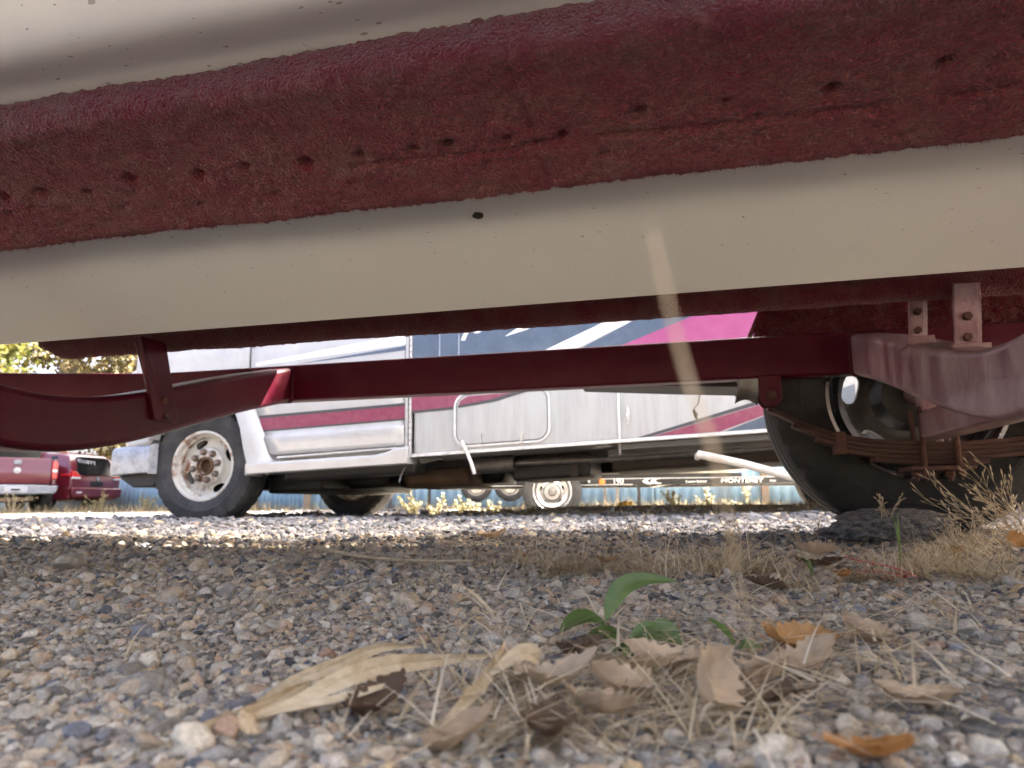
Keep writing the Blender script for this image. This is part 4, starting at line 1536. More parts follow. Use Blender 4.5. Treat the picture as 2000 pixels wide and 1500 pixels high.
for f in np.linspace(0, 1, 16):
    t = max(0, (f - 0.6) / 0.4)
    hb_ = 0.98 * (1 - t ** 2.3) + 0.02
    kz = 0.46 + 0.45 * t ** 2
    x = -1.9 + 5.4 * f
    cz = kz + 0.33 * hb_
    half = [(0, kz), (hb_ * 0.5, kz + 0.16 * hb_), (hb_, cz), (hb_ * 1.02, cz + 0.03), (hb_ * 1.12, 1.35)]
    rows.append([(x, 1.08 - a, b) for a, b in reversed(half)] + [(x, 1.08 + a, b) for a, b in half[1:]])
mb = MB().grid(rows)
mb.f.append(tuple(range(len(rows[0]))))
obj('hull', mb, M['rvwhite'], fbt)
obj('deck', MB().grid([[r[0][:2] + (1.36,), r[-1][:2] + (1.36,)] for r in rows]), M['rvwhite'], fbt)
for yy in (0.68, 1.48):
    obj('bunk', MB().box((-1.5, yy - 0.05, 0.4), (2.2, yy + 0.05, 0.52)), M['black'], ft)

# tandem wheels of a trailer parked further back, its wheels just showing
tt = tag(empty('flatbed_trailer', (-0.30, 11.0, ghs(-0.3, 11.0))), 'grey two axle trailer far back behind the black boat trailer', 'trailer')
for xx in (-0.27, 0.25):
    wh = empty('wheel', parent=tt)
    c = (xx, 0.1, 0.36)
    obj('tyre', tyre_mb(c, 0.245, 0.17, 0.15, n=36), M['rubber_grey'], wh, smooth=30)
    obj('rim', MB().lathe([(0.155, -0.07), (0.14, -0.075), (0.12, -0.02), (0.05, -0.03), (0.0, -0.05)], c, 36), M['chrome'], wh)
obj('bed', MB().box((-2.0, -0.02, 0.62), (2.0, 1.9, 0.74)), M['steel'], tt, bevel=0.01)
for yy in (0.2, 1.7):
    obj('frame_rail', MB().box((-2.0, yy, 0.46), (2.2, yy + 0.06, 0.62)), M['steel'], tt)
for xx in (-1.9, 1.9):
    for yy in (0.2, 1.7):
        obj('stand_leg', MB().box((xx, yy, 0), (xx + 0.05, yy + 0.05, 0.47)), M['steel'], tt)

# crumpled yellow cloth on the gravel
def crumple(name, loc, rx, ry, rz, mat, label, cat, seed, n=22):
    rows = []
    for i, t in enumerate(np.linspace(0.02, PI * 0.62, n)):
        row = []
        for a in np.linspace(0, 2 * PI, 30, endpoint=False):
            p = (math.sin(t) * math.cos(a), math.sin(t) * math.sin(a), math.cos(t))
            r = 1 + 0.28 * float(vnoise(p[0] * 2.2 + seed, p[1] * 2.2, p[2] * 2.2, seed)) + 0.14 * float(vnoise(p[0] * 6 + seed, p[1] * 6, p[2] * 6, seed))
            row.append((p[0] * rx * r, p[1] * ry * r, max(0.0, (p[2] + 0.3) * rz * r)))
        rows.append(row)
    o = obj(name, MB().grid(rows, True), M[mat], smooth=50)
    o.location = loc
    return tag(o, label, cat)


crumple('yellow_cloth', (1.39, 9.0, ghs(1.39, 9.0)), 0.14, 0.12, 0.13, 'yellow', 'crumpled yellow cloth lying on the gravel beyond the black boat trailer', 'cloth', 4)

# ------------------------------------------------------------------ fence of pale blue sheets
fence = tag(empty('sheet_metal_fence', (0, 0, 0)), 'pale blue corrugated sheet metal fence on wooden posts at the back of the yard', 'fence')
FP = [(-19.0, 26.0), (-11.9, 23.0), (-4.9, 17.2), (3.0, 15.2), (14.0, 13.6)]
for i in range(len(FP) - 1):
    a, b = Vector(FP[i]), Vector(FP[i + 1])
    L_ = (b - a).length
    nsh = max(1, int(round(L_ / 2.4)))
    d = (b - a) / L_
    nrm = Vector((-d.y, d.x))
    for k in range(nsh):
        p = a + (b - a) * (k / nsh)
        q = a + (b - a) * ((k + 1) / nsh)
        ln = (q - p).length - 0.02
        prow, qrow = [], []
        m_ = int(ln / 0.05)
        gz_ = ghs((p.x + q.x) / 2, (p.y + q.y) / 2)
        for j in range(m_ + 1):
            f = j / m_
            w_ = 0.018 if (j // 2) % 2 else -0.018
            x, y = p.x + d.x * ln * f + nrm.x * w_, p.y + d.y * ln * f + nrm.y * w_
            prow.append((x, y, gz_ - 0.05 + random.uniform(0, 0.001)))
            qrow.append((x, y, gz_ + 1.22 + 0.0 * f))
        obj('sheet', MB().grid([prow, qrow]), M['fence'], fence, smooth=10, solid=0.002)
        if (k + i) % 2:
            continue
        pw = 0.075
        pp = p - nrm * 0.06
        c4 = [(pp + d * sx * pw + nrm * sy * 0.05) for sx, sy in ((-1, -1), (1, -1), (1, 1), (-1, 1))]
        mb = MB().add([(q_.x, q_.y, gz_ - 0.1) for q_ in c4] + [(q_.x, q_.y, gz_ + 1.30) for q_ in c4],
                      [(0, 3, 2, 1), (4, 5, 6, 7), (0, 1, 5, 4), (1, 2, 6, 5), (2, 3, 7, 6), (3, 0, 4, 7)])
        obj('post', mb, M['wood'], fence, bevel=0.008)


# ------------------------------------------------------------------ vehicles at the back left
def loft(sections):
    """sections: list of closed point loops"""
    mb = MB().grid(sections, True)
    n = len(sections[0])
    mb.f += [tuple(range(n - 1, -1, -1)), tuple(range((len(sections) - 1) * n, len(sections) * n))]
    return mb


def simple_wheel(parent, c, R, w, k, rimmat='chrome'):
    wh = empty('wheel', parent=parent)
    mb = MB().lathe([(R * 0.62, -w / 2), (R * 0.8, -w * 0.54), (R * 0.95, -w * 0.48), (R, -w * 0.36), (R, w * 0.36), (R * 0.95, w * 0.48), (R * 0.8, w * 0.54), (R * 0.62, w / 2)], c, 40, ax='x')
    obj('tyre', mb, M['rubber'], wh)
    mb = MB().lathe([(R * 0.64, k * w * 0.48), (R * 0.60, k * w * 0.50), (R * 0.56, k * w * 0.2), (0.0, k * w * 0.18)], c, 30, ax='x')
    obj('rim', mb, M['steel'], wh)
    for j in range(5):
        a = 2 * PI * j / 5
        p1 = (c[0] + k * w * 0.42, c[1] + 0.05 * math.cos(a), c[2] + 0.05 * math.sin(a))
        p2 = (c[0] + k * w * 0.46, c[1] + R * 0.6 * math.cos(a), c[2] + R * 0.6 * math.sin(a))
        obj('spoke', MB().cyl(p1, p2, R * 0.10, 8, R * 0.14), M[rimmat], wh)
    obj('wheel_cap', MB().cyl((c[0] + k * w * 0.3, c[1], c[2]), (c[0] + k * w * 0.5, c[1], c[2]), R * 0.17, 14), M[rimmat], wh)


# pickup: local x to its right, y forward, tail at y = 0
px, py = -13.2, 19.0
pk = tag(empty('pickup_truck', (px, py, ghs(px, py)), math.radians(38)), 'dark red pickup truck showing its tailgate and chrome bumper', 'pickup')
hw = 0.92


def bx(name, a, b, mat, parent=pk, bevel=0.03, seg=3):
    return obj(name, MB().box(a, b), M[mat], parent, bevel=bevel, seg=seg)


bx('bed_side', (-hw, 0.06, 0.72), (-0.79, 2.05, 1.42), 'redpaint')
bx('bed_side', (0.79, 0.06, 0.72), (hw, 2.05, 1.42), 'redpaint')
bx('bed_floor', (-0.78, 0.08, 0.66), (0.78, 2.05, 0.74), 'black')
tgp = MB().prism([(0.02, 0.76), (-0.01, 1.0), (0.0, 1.10), (0.02, 1.15), (0.0, 1.36), (0.03, 1.44), (0.08, 1.44), (0.08, 0.76)], lambda a, b: (-0.77, a, b), (1.54, 0, 0))
tgo = obj('tailgate', tgp, M['redpaint'], pk, bevel=0.012, seg=3)
obj('badge', MB().lathe([(0.085, 0), (0.085, -0.012), (0.0, -0.016)], (0.0, 0.0, 1.10), 24), M['chrome'], tgo)
for v_ in range(0):
    pass
obj('handle', MB().prism(rounded(-0.09, 0.09, 1.26, 1.38, 0.03), lambda a, b: (a, -0.018, b), (0, 0.02, 0)), M['bumper'], tgo, bevel=0.004)
obj('nameplate', MB().box((-0.68, -0.012, 1.09), (-0.42, 0.0, 1.13)), M['chrome'], tgo)
for s in (-1, 1):
    obj('tail_lamp', MB().box((s * 0.855 - 0.07, 0.0, 0.88), (s * 0.855 + 0.07, 0.10, 1.36)), M['lampred'], pk, bevel=0.02)
    obj('tail_lamp', MB().box((s * 0.855 - 0.06, -0.006, 1.06), (s * 0.855 + 0.06, 0.05, 1.14)), M['lampwhite'], pk, bevel=0.01)
bmp = MB().prism([(-0.93, 0.56), (-0.95, 0.70), (-0.3, 0.72), (0.3, 0.72), (0.95, 0.70), (0.93, 0.56), (0.88, 0.48), (0.3, 0.46), (-0.3, 0.46), (-0.88, 0.48)],
                 lambda a, b: (a, -0.14, b), (0, 0.18, 0))
bo = obj('rear_bumper', bmp, M['bumper'], pk, bevel=0.03, seg=3)
obj('plate_recess', MB().box((-0.26, -0.148, 0.52), (0.26, -0.13, 0.68)), M['silver'], bo, bevel=0.006)
obj('hitch', MB().box((-0.10, -0.20, 0.57), (0.10, -0.14, 0.61)), M['black'], bo, bevel=0.004)
bx('frame', (-0.5, -0.05, 0.42), (0.5, 5.2, 0.58), 'black')
secs = []
for (y, zb, zt, w) in ((2.08, 0.55, 1.45, 0.92), (2.12, 0.55, 1.85, 0.76), (2.6, 0.55, 1.93, 0.72), (3.5, 0.55, 1.92, 0.72), (4.1, 0.55, 1.50, 0.80), (4.2, 0.55, 1.42, 0.92),
                       (5.3, 0.55, 1.32, 0.90), (5.45, 0.6, 1.15, 0.86)):
    zm = min(zt, 1.35)
    secs.append([(-0.90, y, zb), (-0.92, y, zm), (-w, y, zt), (w, y, zt), (0.92, y, zm), (0.90, y, zb)])
cabp = obj('cab', loft(secs), M['redpaint'], pk, bevel=0.03)
obj('rear_window', MB().box((-0.66, 2.085, 1.48), (0.66, 2.10, 1.80)), M['glass'], cabp, bevel=0.01)
for s in (-1, 1):
    obj('side_window', MB().prism([(2.35, 1.42), (3.75, 1.42), (3.45, 1.82), (2.4, 1.82)], lambda a, b, s=s: (s * 0.86 - (b - 1.42) * s * 0.22, a, b), (0.012 * s, 0, 0)), M['glass'], cabp)
    for y in (1.25, 4.65):
        simple_wheel(pk, (s * 0.80, y, 0.385), 0.385, 0.26, s)

# minivan-like wagon, its tail turned to the yard
sx_, sy_ = -12.5, 21.5
sv = tag(empty('wagon', (sx_, sy_, ghs(sx_, sy_)), math.radians(76)), 'dark red wagon with white writing on its dark rear window', 'car')
secs = []
for (y, zb, zw, zt, wb, ww, wt) in ((0.0, 0.42, 0.95, 1.00, 0.80, 0.86, 0.80), (0.03, 0.38, 0.98, 1.08, 0.90, 0.93, 0.84), (0.16, 0.34, 1.02, 1.42, 0.94, 0.97, 0.76), (0.34, 0.32, 1.04, 1.66, 0.96, 0.985, 0.66),
                                    (0.7, 0.30, 1.05, 1.73, 0.97, 0.99, 0.66), (1.8, 0.28, 1.06, 1.77, 0.97, 0.99, 0.68), (2.8, 0.28, 1.05, 1.73, 0.97, 0.99, 0.68),
                                    (3.6, 0.28, 1.03, 1.28, 0.97, 0.98, 0.74), (3.9, 0.28, 1.01, 1.10, 0.96, 0.97, 0.80), (4.75, 0.30, 0.86, 0.90, 0.88, 0.90, 0.76), (4.95, 0.36, 0.70, 0.74, 0.70, 0.72, 0.62)):
    zr = zt - 0.06 if zt - zw > 0.2 else zt
    secs.append([(-wb, y, zb), (-wb - 0.01, y, (zb + zw) / 2), (-ww, y, zw), (-(wt + 0.09 if zt - zw > 0.2 else wt), y, zr), (-wt * 0.8, y, zt), (wt * 0.8, y, zt),
                 ((wt + 0.09 if zt - zw > 0.2 else wt), y, zr), (ww, y, zw), (wb + 0.01, y, (zb + zw) / 2), (wb, y, zb)])
body = obj('body', loft(secs), M['redpaint'], sv, bevel=0.025, smooth=40)
rwp = [(-0.72, 1.06), (0.72, 1.06), (0.60, 1.56), (0.45, 1.60), (-0.45, 1.60), (-0.60, 1.56)]
rw = obj('rear_window', MB().prism(rwp, lambda a, b: (a, -0.03 + 0.26 * (b - 1.06) / 0.54, b), (0, 0.06, 0)), M['glass'], sv, bevel=0.006)
# hand writing on the glass: strokes of white
st = []
wx = -0.60
stroke_sets = [[(0, 1), (0.25, 0), (0.5, 1)], [(0, 0.9), (0.5, 0.9), (0.2, 0.5), (0.5, 0.2), (0, 0.05)], [(0.5, 0.9), (0.05, 0.6), (0.5, 0.3), (0.0, 0)], [(0, 0), (0.3, 1), (0.55, 0)],
               [(0, 0), (0.05, 1), (0.5, 0.8), (0.1, 0.45)], [(0, 0), (0.05, 1), (0.5, 0.8), (0.1, 0.45)], [(0, 1), (0.25, 0.5), (0.5, 1), (0.15, -0.1)]]
for sset in stroke_sets:
    pts = []
    for a, b in sset:
        X_, Z_ = wx + a * 0.14, 1.42 + b * 0.10 - (wx + 0.6) * 0.08
        pts.append((X_, -0.034 + 0.26 * (Z_ - 1.06) / 0.54, Z_))
    obj('writing', MB().tube(pts, 0.009, 6), M['letter'], rw)
    wx += 0.092
for s in (-1, 1):
    tl = MB().prism([(0.0, 0.98), (0.02, 1.16), (0.16, 1.13), (0.30, 1.04), (0.30, 0.98)] if s < 0 else [(0.0, 0.98), (0.0, 1.04), (0.16, 1.13), (0.30, 1.16), (0.30, 0.98)],
                    lambda a, b, s=s: ((-0.93 if s < 0 else 0.63) + a, -0.03 + 0.10 * max(0, b - 1.0), b), (0, 0.10, 0))
    obj('tail_lamp', tl, M['lampred'], sv, bevel=0.01)
    obj('tail_lamp', MB().box(((-0.92 if s < 0 else 0.63), -0.035, 0.93), ((-0.63 if s < 0 else 0.92), 0.05, 0.985)), M['lampwhite'], sv, bevel=0.008)
    if s < 0:
        obj('tail_lamp', MB().box((-0.985, 0.03, 1.0), (-0.93, 0.34, 1.07)), M['lampred'], sv, bevel=0.01)
    obj('side_window', MB().prism([(0.48, 1.08), (1.9, 1.08), (3.2, 1.08), (2.75, 1.56), (1.8, 1.62), (0.7, 1.60)], lambda a, b, s=s: (s * (0.985 - 0.40 * (b - 1.06)) + s * 0.004, a, b), (0.01 * s, 0, 0)), M['glass'], sv)
    for y in (0.95, 3.95):
        simple_wheel(sv, (s * 0.86, y, 0.33), 0.33, 0.22, s)
obj('emblem', MB().lathe([(0.06, 0), (0.06, -0.012), (0.0, -0.014)], (0.0, -0.008, 0.955), 20), M['chrome'], sv)
obj('plate_recess', MB().box((-0.24, -0.006, 0.72), (0.24, 0.03, 0.88)), M['black'], sv, bevel=0.01)
obj('rear_bumper', MB().prism([(-0.90, 0.40), (-0.94, 0.62), (-0.90, 0.68), (0.90, 0.68), (0.94, 0.62), (0.90, 0.40)], lambda a, b: (a, -0.07, b), (0, 0.12, 0)), M['redpaint'], sv, bevel=0.04, seg=3)
obj('reflector', MB().box((-0.78, -0.078, 0.52), (-0.60, -0.066, 0.56)), M['lampwhite'], sv)

# ------------------------------------------------------------------ trees behind the fence
M['leaf_y'] = attr_ramp('yellow_green_leaves', [(0, (0.045, 0.058, 0.014)), (0.4, (0.10, 0.11, 0.025)), (0.8, (0.19, 0.17, 0.04)), (1, (0.26, 0.22, 0.07))], 0.6, trans=0.45)
M['leaf_d'] = attr_ramp('pine_needles', [(0, (0.03, 0.045, 0.02)), (0.6, (0.06, 0.08, 0.035)), (1, (0.13, 0.12, 0.05))], 0.7, trans=0.25)
M['leaf_b'] = attr_ramp('brown_autumn_leaves', [(0, (0.05, 0.042, 0.022)), (0.6, (0.11, 0.09, 0.04)), (1, (0.18, 0.145, 0.06))], 0.7, trans=0.35)


def tree(x, y, h, tr, crown, mat, bark, nleaf, leaf, label, lo=0.25, sd=1, name='tree', limbs=16, lean=0.02):
    r = np.random.default_rng(sd)
    g0 = ghs(x, y)
    root = tag(empty(name, (x, y, g0)), label, 'tree', 'trees behind the fence')
    tp = []
    for t in np.linspace(0, 1, 10):
        tp.append((lean * h * t + 0.12 * math.sin(3 * t + sd), 0.10 * math.sin(4 * t + 2 * sd), h * t - 0.1 * (t == 0)))
    mb = MB().tube(tp, [tr * (1 - 0.85 * t) + (0.4 * tr if t == 0 else 0) for t in np.linspace(0, 1, 10)], 10)
    ends = []
    for k in range(limbs):
        t = lo + (1 - lo) * (k + r.random()) / limbs
        i = int(t * 9)
        p = Vector(tp[min(i, 8)]).lerp(Vector(tp[min(i + 1, 9)]), t * 9 - i)
        a = r.random() * 2 * PI
        L_ = crown * (0.5 + 0.6 * r.random()) * (1.05 - 0.75 * t if mat == 'leaf_d' else 1.0 - 0.5 * abs(t - 0.5))
        pts = [p]
        d = Vector((math.cos(a), math.sin(a), 0.25 + 0.5 * r.random() * (mat != 'leaf_d')))
        for j in range(5):
            pts.append(pts[-1] + d * L_ / 5 + Vector((r.normal(0, 0.06), r.normal(0, 0.06), r.normal(0, 0.06))) * L_)
        mb.tube(pts, [tr * 0.28 * (1 - 0.17 * j) for j in range(6)], 6)
        for j in (2, 3, 4, 5):
            ends.append((pts[j], L_))
            q = pts[j] + Vector((r.normal(0, 0.25), r.normal(0, 0.25), r.normal(0, 0.2))) * L_
            mb.tube([pts[j], (pts[j] + q) / 2 + Vector((0, 0, 0.04 * L_)), q], [tr * 0.09, tr * 0.06, tr * 0.03], 4)
            ends.append((q, L_ * 0.8))
    obj('trunk', mb, M[bark], root, smooth=60)
    E_ = np.array([tuple(e) for e, _ in ends])
    S_ = np.array([s for _, s in ends])
    k = r.integers(0, len(E_), nleaf)
    c = E_[k] + r.normal(0, 1, (nleaf, 3)) * (S_[k] * 0.17)[:, None]
    d1 = r.normal(0, 1, (nleaf, 3))
    d1 /= np.linalg.norm(d1, axis=1)[:, None]
    d2 = np.cross(d1, r.normal(0, 1, (nleaf, 3)))
    d2 /= np.linalg.norm(d2, axis=1)[:, None]
    sz = leaf * r.uniform(0.6, 1.4, (nleaf, 1))
    asp = 0.16 if mat == 'leaf_d' else 0.6
    q = np.stack([c - d1 * sz, c + d2 * sz * asp, c + d1 * sz, c - d2 * sz * asp], 1).reshape(-1, 3)
    me = bpy.data.meshes.new('crown')
    me.from_pydata(q.tolist(), [], [(4 * i, 4 * i + 1, 4 * i + 2, 4 * i + 3) for i in range(nleaf)])
    me.materials.append(M[mat])
    a = me.attributes.new('rnd', 'FLOAT', 'POINT')
    a.data.foreach_set('value', np.repeat(r.random(nleaf), 4).astype(np.float32))
    finish(bpy.data.objects.new('crown', me), root)
    return root


tree(-21.6, 34.0, 15, 0.34, 3.0, 'leaf_d', 'bark', 5000, 0.22, 'tall pine with an orange trunk rising above the maroon rail', lo=0.62, sd=3, name='pine_tree', limbs=20, lean=0.0)
tree(-22.8, 28.5, 9.5, 0.16, 3.4, 'leaf_y', 'bark_grey', 9000, 0.13, 'yellow green broadleaf tree left of the orange pine trunk', lo=0.22, sd=5, limbs=24)
tree(-25.8, 29.5, 10.5, 0.18, 3.6, 'leaf_y', 'bark_grey', 8000, 0.14, 'yellow green broadleaf tree at the left edge of the view', lo=0.2, sd=7, limbs=24)
tree(-19.6, 36.0, 14, 0.26, 2.8, 'leaf_d', 'bark_grey', 4500, 0.2, 'thin pine with bare lower limbs right of the orange pine trunk', lo=0.42, sd=11, name='pine_tree', limbs=22)
tree(-22.6, 40.5, 15, 0.30, 3.0, 'leaf_d', 'bark', 4500, 0.22, 'slender pine with reddish trunk left of the bunk post', lo=0.45, sd=13, name='pine_tree', limbs=22)
tree(-18.0, 38.0, 11, 0.16, 3.2, 'leaf_b', 'bark_grey', 5000, 0.15, 'bare limbed autumn tree with brown leaves just left of the motorhome', lo=0.22, sd=17, limbs=26)
tree(-28.5, 38.0, 15, 0.32, 3.2, 'leaf_d', 'bark', 4500, 0.22, 'dark pine behind the yellow green trees', lo=0.3, sd=19, name='pine_tree', limbs=24)
tree(-14.5, 33.0, 12, 0.24, 2.8, 'leaf_d', 'bark', 4500, 0.2, 'pine rising behind the nose of the motorhome', lo=0.35, sd=23, name='pine_tree', limbs=20)
tree(-16.2, 30.0, 8, 0.15, 2.6, 'leaf_b', 'bark_grey', 4000, 0.14, 'low brown leaved tree above the dark red wagon', lo=0.15, sd=29, limbs=22)
tree(-20.3, 31.0, 7, 0.14, 2.5, 'leaf_b', 'bark_grey', 4000, 0.13, 'short brown leaved tree above the dark red pickup', lo=0.12, sd=31, limbs=22)
for k, (x, y, h, lab) in enumerate(((-3.6, 25.2, 15, 'dense brown leaved shade tree added behind the fence, hidden by the motorhome cab'), (-6.8, 23.6, 14, 'dense brown leaved shade tree added behind the fence nearest the dark red wagon'),
                                    (-1.2, 20.6, 13, 'dense brown leaved shade tree added close behind the fence behind the fuel tank'), (1.6, 23.0, 15, 'dense brown leaved shade tree added behind the chrome trailer wheel'),
                                    (-4.6, 20.8, 12, 'dense brown leaved shade tree added close behind the fence left of the fuel tank'), (4.4, 21.0, 14, 'dense brown leaved shade tree added close behind the fence behind the lettered trailer'),
                                    (0.5, 27.5, 17, 'tallest brown leaved shade tree added behind the motorhome coach'))):
    tree(x, y, h, 0.30, 5.2, 'leaf_b', 'bark_grey', 8000, 0.34, lab, lo=0.16, sd=41 + 2 * k, limbs=30)  # hidden trees added to cast shade over the vehicles and back grass
for k, (x, y) in enumerate(((-8, 34), (-2, 36), (5, 33), (12, 36), (19, 30), (26, 33), (-34, 33))):
    tree(x, y, 12 + (k % 3) * 1.5, 0.26, 2.9, 'leaf_d' if k % 3 else 'leaf_y', 'bark', 3000, 0.24,
         ['pine hidden behind the motorhome, furthest left', 'broad pine behind the motorhome body', 'pine right of the middle behind the motorhome', 'yellow green tree behind the tail of the motorhome',
          'pine beyond the right end of the fence', 'last pine at the far right of the yard', 'yellow green tree far off to the left'][k], lo=0.25, sd=50 + k, limbs=20)


# ------------------------------------------------------------------ gravel: loose stones, instanced from a few shapes
def ico(sub):
    import bmesh
    bm = bmesh.new()
    bmesh.ops.create_icosphere(bm, subdivisions=sub, radius=1.0)
    v = np.array([p.co[:] for p in bm.verts])
    f = [tuple(q.index for q in p.verts) for p in bm.faces]
    bm.free()
    return v, f


STONE_STOPS = [(0.0, (0.114, 0.100, 0.081)), (0.08, (0.208, 0.182, 0.143)), (0.24, (0.374, 0.330, 0.258)), (0.42, (0.541, 0.465, 0.345)), (0.56, (0.458, 0.340, 0.207)),
               (0.66, (0.302, 0.275, 0.230)), (0.78, (0.634, 0.540, 0.386)), (0.86, (0.385, 0.240, 0.143)), (0.93, (0.686, 0.610, 0.478)), (1.0, (0.520, 0.365, 0.184))]
STONE_STOPS2 = [(0.0, (0.06, 0.06, 0.062)), (0.2, (0.12, 0.122, 0.128)), (0.5, (0.19, 0.19, 0.197)), (0.7, (0.16, 0.143, 0.13)), (0.9, (0.25, 0.25, 0.255)), (1.0, (0.33, 0.32, 0.31))]  # darker grey set, paints shade into the gravel strip towards the motorhome
M['stone'] = attr_ramp('pebble', STONE_STOPS, 0.85, obj_random=True, bump=0.7, bscale=9, noise_mix=0.35, spec=0.3)
M['stone_shade_grey'] = attr_ramp('shade_grey_pebble', STONE_STOPS2, 0.85, obj_random=True, bump=0.7, bscale=9, noise_mix=0.35, spec=0.3)
for n_ in list(M['stone'].node_tree.nodes) + list(M['stone_shade_grey'].node_tree.nodes):
    if n_.type == 'BUMP':
        n_.inputs['Distance'].default_value = 0.0012
SV, SF = ico(3)
stone_col = bpy.data.collections.new('pebble_shapes')
stone_meshes = []
for k in range(28):
    r = np.random.default_rng(100 + k % 14)
    d = 1 + 0.30 * vnoise(SV[:, 0] * 1.1 + k * 7, SV[:, 1] * 1.1, SV[:, 2] * 1.1, k) + 0.12 * vnoise(SV[:, 0] * 2.6 + k, SV[:, 1] * 2.6, SV[:, 2] * 2.6, k + 50)
    v = SV * d[:, None]
    # a few flat facets as on broken stone
    for q in range(9 if k % 3 else 3):
        n = r.normal(0, 1, 3)
        n /= np.linalg.norm(n)
        lim = r.uniform(0.45, 0.8)
        dd = v @ n
        v = v - np.outer(np.maximum(0, dd - lim) * 0.92, n)
    v = v * np.array([1.0, r.uniform(0.62, 0.95), r.uniform(0.42, 0.75)])
    v = v + (0.03 * vnoise(v[:, 0] * 6, v[:, 1] * 6, v[:, 2] * 6, k + 90))[:, None] * SV
    me = bpy.data.meshes.new('pebble_shape')
    me.from_pydata(v.tolist(), [], SF)
    me.materials.append(M['stone' if k < 14 else 'stone_shade_grey'])
    me.shade_smooth()
    if k % 3:
        me.set_sharp_from_angle(angle=math.radians(24))
    me.update()
    stone_meshes.append(me)
    so = bpy.data.objects.new('pebble_shape_%02d' % k, me)
    stone_col.objects.link(so)

PX, PY, PR = [], [], []
for (d0, d1, dens, rm, half) in ((0.13, 0.75, 90000, 0.0014, 56), (0.13, 0.9, 40000, 0.0027, 60), (0.9, 1.7, 28000, 0.0036, 55), (1.7, 3.0, 10000, 0.0060, 51), (3.0, 5.2, 2600, 0.0110, 50), (5.2, 9.5, 700, 0.0160, 46)):
    hw_ = math.radians(half)
    n = int(dens * hw_ * (d1 * d1 - d0 * d0))
    dd = np.sqrt(rng.uniform(d0 * d0, d1 * d1, n))
    aa = rng.uniform(-hw_, hw_, n)
    PX.append(dd * np.sin(aa))
    PY.append(dd * np.cos(aa))
    PR.append(np.clip(np.exp(rng.normal(math.log(rm), 0.46, n)), rm * 0.45, rm * 2.7))
PX, PY, PR = np.concatenate(PX), np.concatenate(PY), np.concatenate(PR)
pu, pv = to_uv(PX, PY)
dirtp = np.exp(-((pv - 5.0) / 0.75) ** 2) * sstep(-2.6, -1.2, pu)
patch = vnoise(PX * 1.6, PY * 1.6, seed=77)
keep = (rng.random(len(PX)) > dirtp * 0.97) & (rng.random(len(PX)) < 0.9 + 0.3 * patch)
# none where tyres stand
for (cu, cv, hu, hv) in ((TU, TV + 0.975, 0.10, 0.10), (TU, TV - 0.975, 0.10, 0.10)):
    keep &= ~((abs(pu - cu) < hu) & (abs(pv - cv) < hv))
PX, PY, PR = PX[keep], PY[keep], PR[keep]
n = len(PX)
PZ = gh(PX, PY) + PR * rng.uniform(-0.5, 0.42, n)
gm = bpy.data.meshes.new('gravel')
gm.from_pydata(np.column_stack([PX, PY, PZ]).tolist(), [], [])
for nm, ty, arr in (('rot', 'FLOAT_VECTOR', np.column_stack([rng.normal(0, 0.35, n), rng.normal(0, 0.35, n), rng.uniform(0, 6.283, n)])),
                    ('scl', 'FLOAT', PR)):
    a = gm.attributes.new(nm, ty, 'POINT')
    a.data.foreach_set('vector' if ty == 'FLOAT_VECTOR' else 'value', arr.astype(np.float32).ravel())
a = gm.attributes.new('idx', 'INT', 'POINT')
kidx = rng.integers(0, 14, n)
pu, pv = to_uv(PX, PY)
kidx = kidx + 14 * (rng.random(n) < 0.06 + 0.86 * sstep(1.0, 2.0, pv + 0.25 * vnoise(PX * 2, PY * 2, seed=81)))  # towards the motorhome most stones take the shade-darkened set, nearer only a few
a.data.foreach_set('value', kidx.astype(np.int32))
gravel = bpy.data.objects.new('gravel', gm)
gravel['kind'] = 'stuff'
gravel['label'] = 'loose grey and tan gravel covering the yard'
COL.objects.link(gravel)
ng = bpy.data.node_groups.new('scatter_pebbles', 'GeometryNodeTree')
ng.interface.new_socket('Geometry', in_out='INPUT', socket_type='NodeSocketGeometry')
ng.interface.new_socket('Geometry', in_out='OUTPUT', socket_type='NodeSocketGeometry')
GN, GL = ng.nodes, ng.links
gi, go = GN.new('NodeGroupInput'), GN.new('NodeGroupOutput')
ci = GN.new('GeometryNodeCollectionInfo')
ci.inputs['Collection'].default_value = stone_col
ci.inputs['Separate Children'].default_value = True
ci.inputs['Reset Children'].default_value = True
iop = GN.new('GeometryNodeInstanceOnPoints')
iop.inputs['Pick Instance'].default_value = True
m2p = GN.new('GeometryNodeMeshToPoints')
GL.new(gi.outputs[0], m2p.inputs['Mesh'])


def nattr(nm, ty):
    q = GN.new('GeometryNodeInputNamedAttribute')
    q.data_type = ty
    q.inputs['Name'].default_value = nm
    return q.outputs[0]


GL.new(m2p.outputs[0], iop.inputs['Points'])
GL.new(ci.outputs[0], iop.inputs['Instance'])
GL.new(nattr('idx', 'INT'), iop.inputs['Instance Index'])
GL.new(nattr('rot', 'FLOAT_VECTOR'), iop.inputs['Rotation'])
GL.new(nattr('scl', 'FLOAT'), iop.inputs['Scale'])
GL.new(iop.outputs[0], go.inputs[0])
gmod = gravel.modifiers.new('scatter', 'NODES')
gmod.node_group = ng

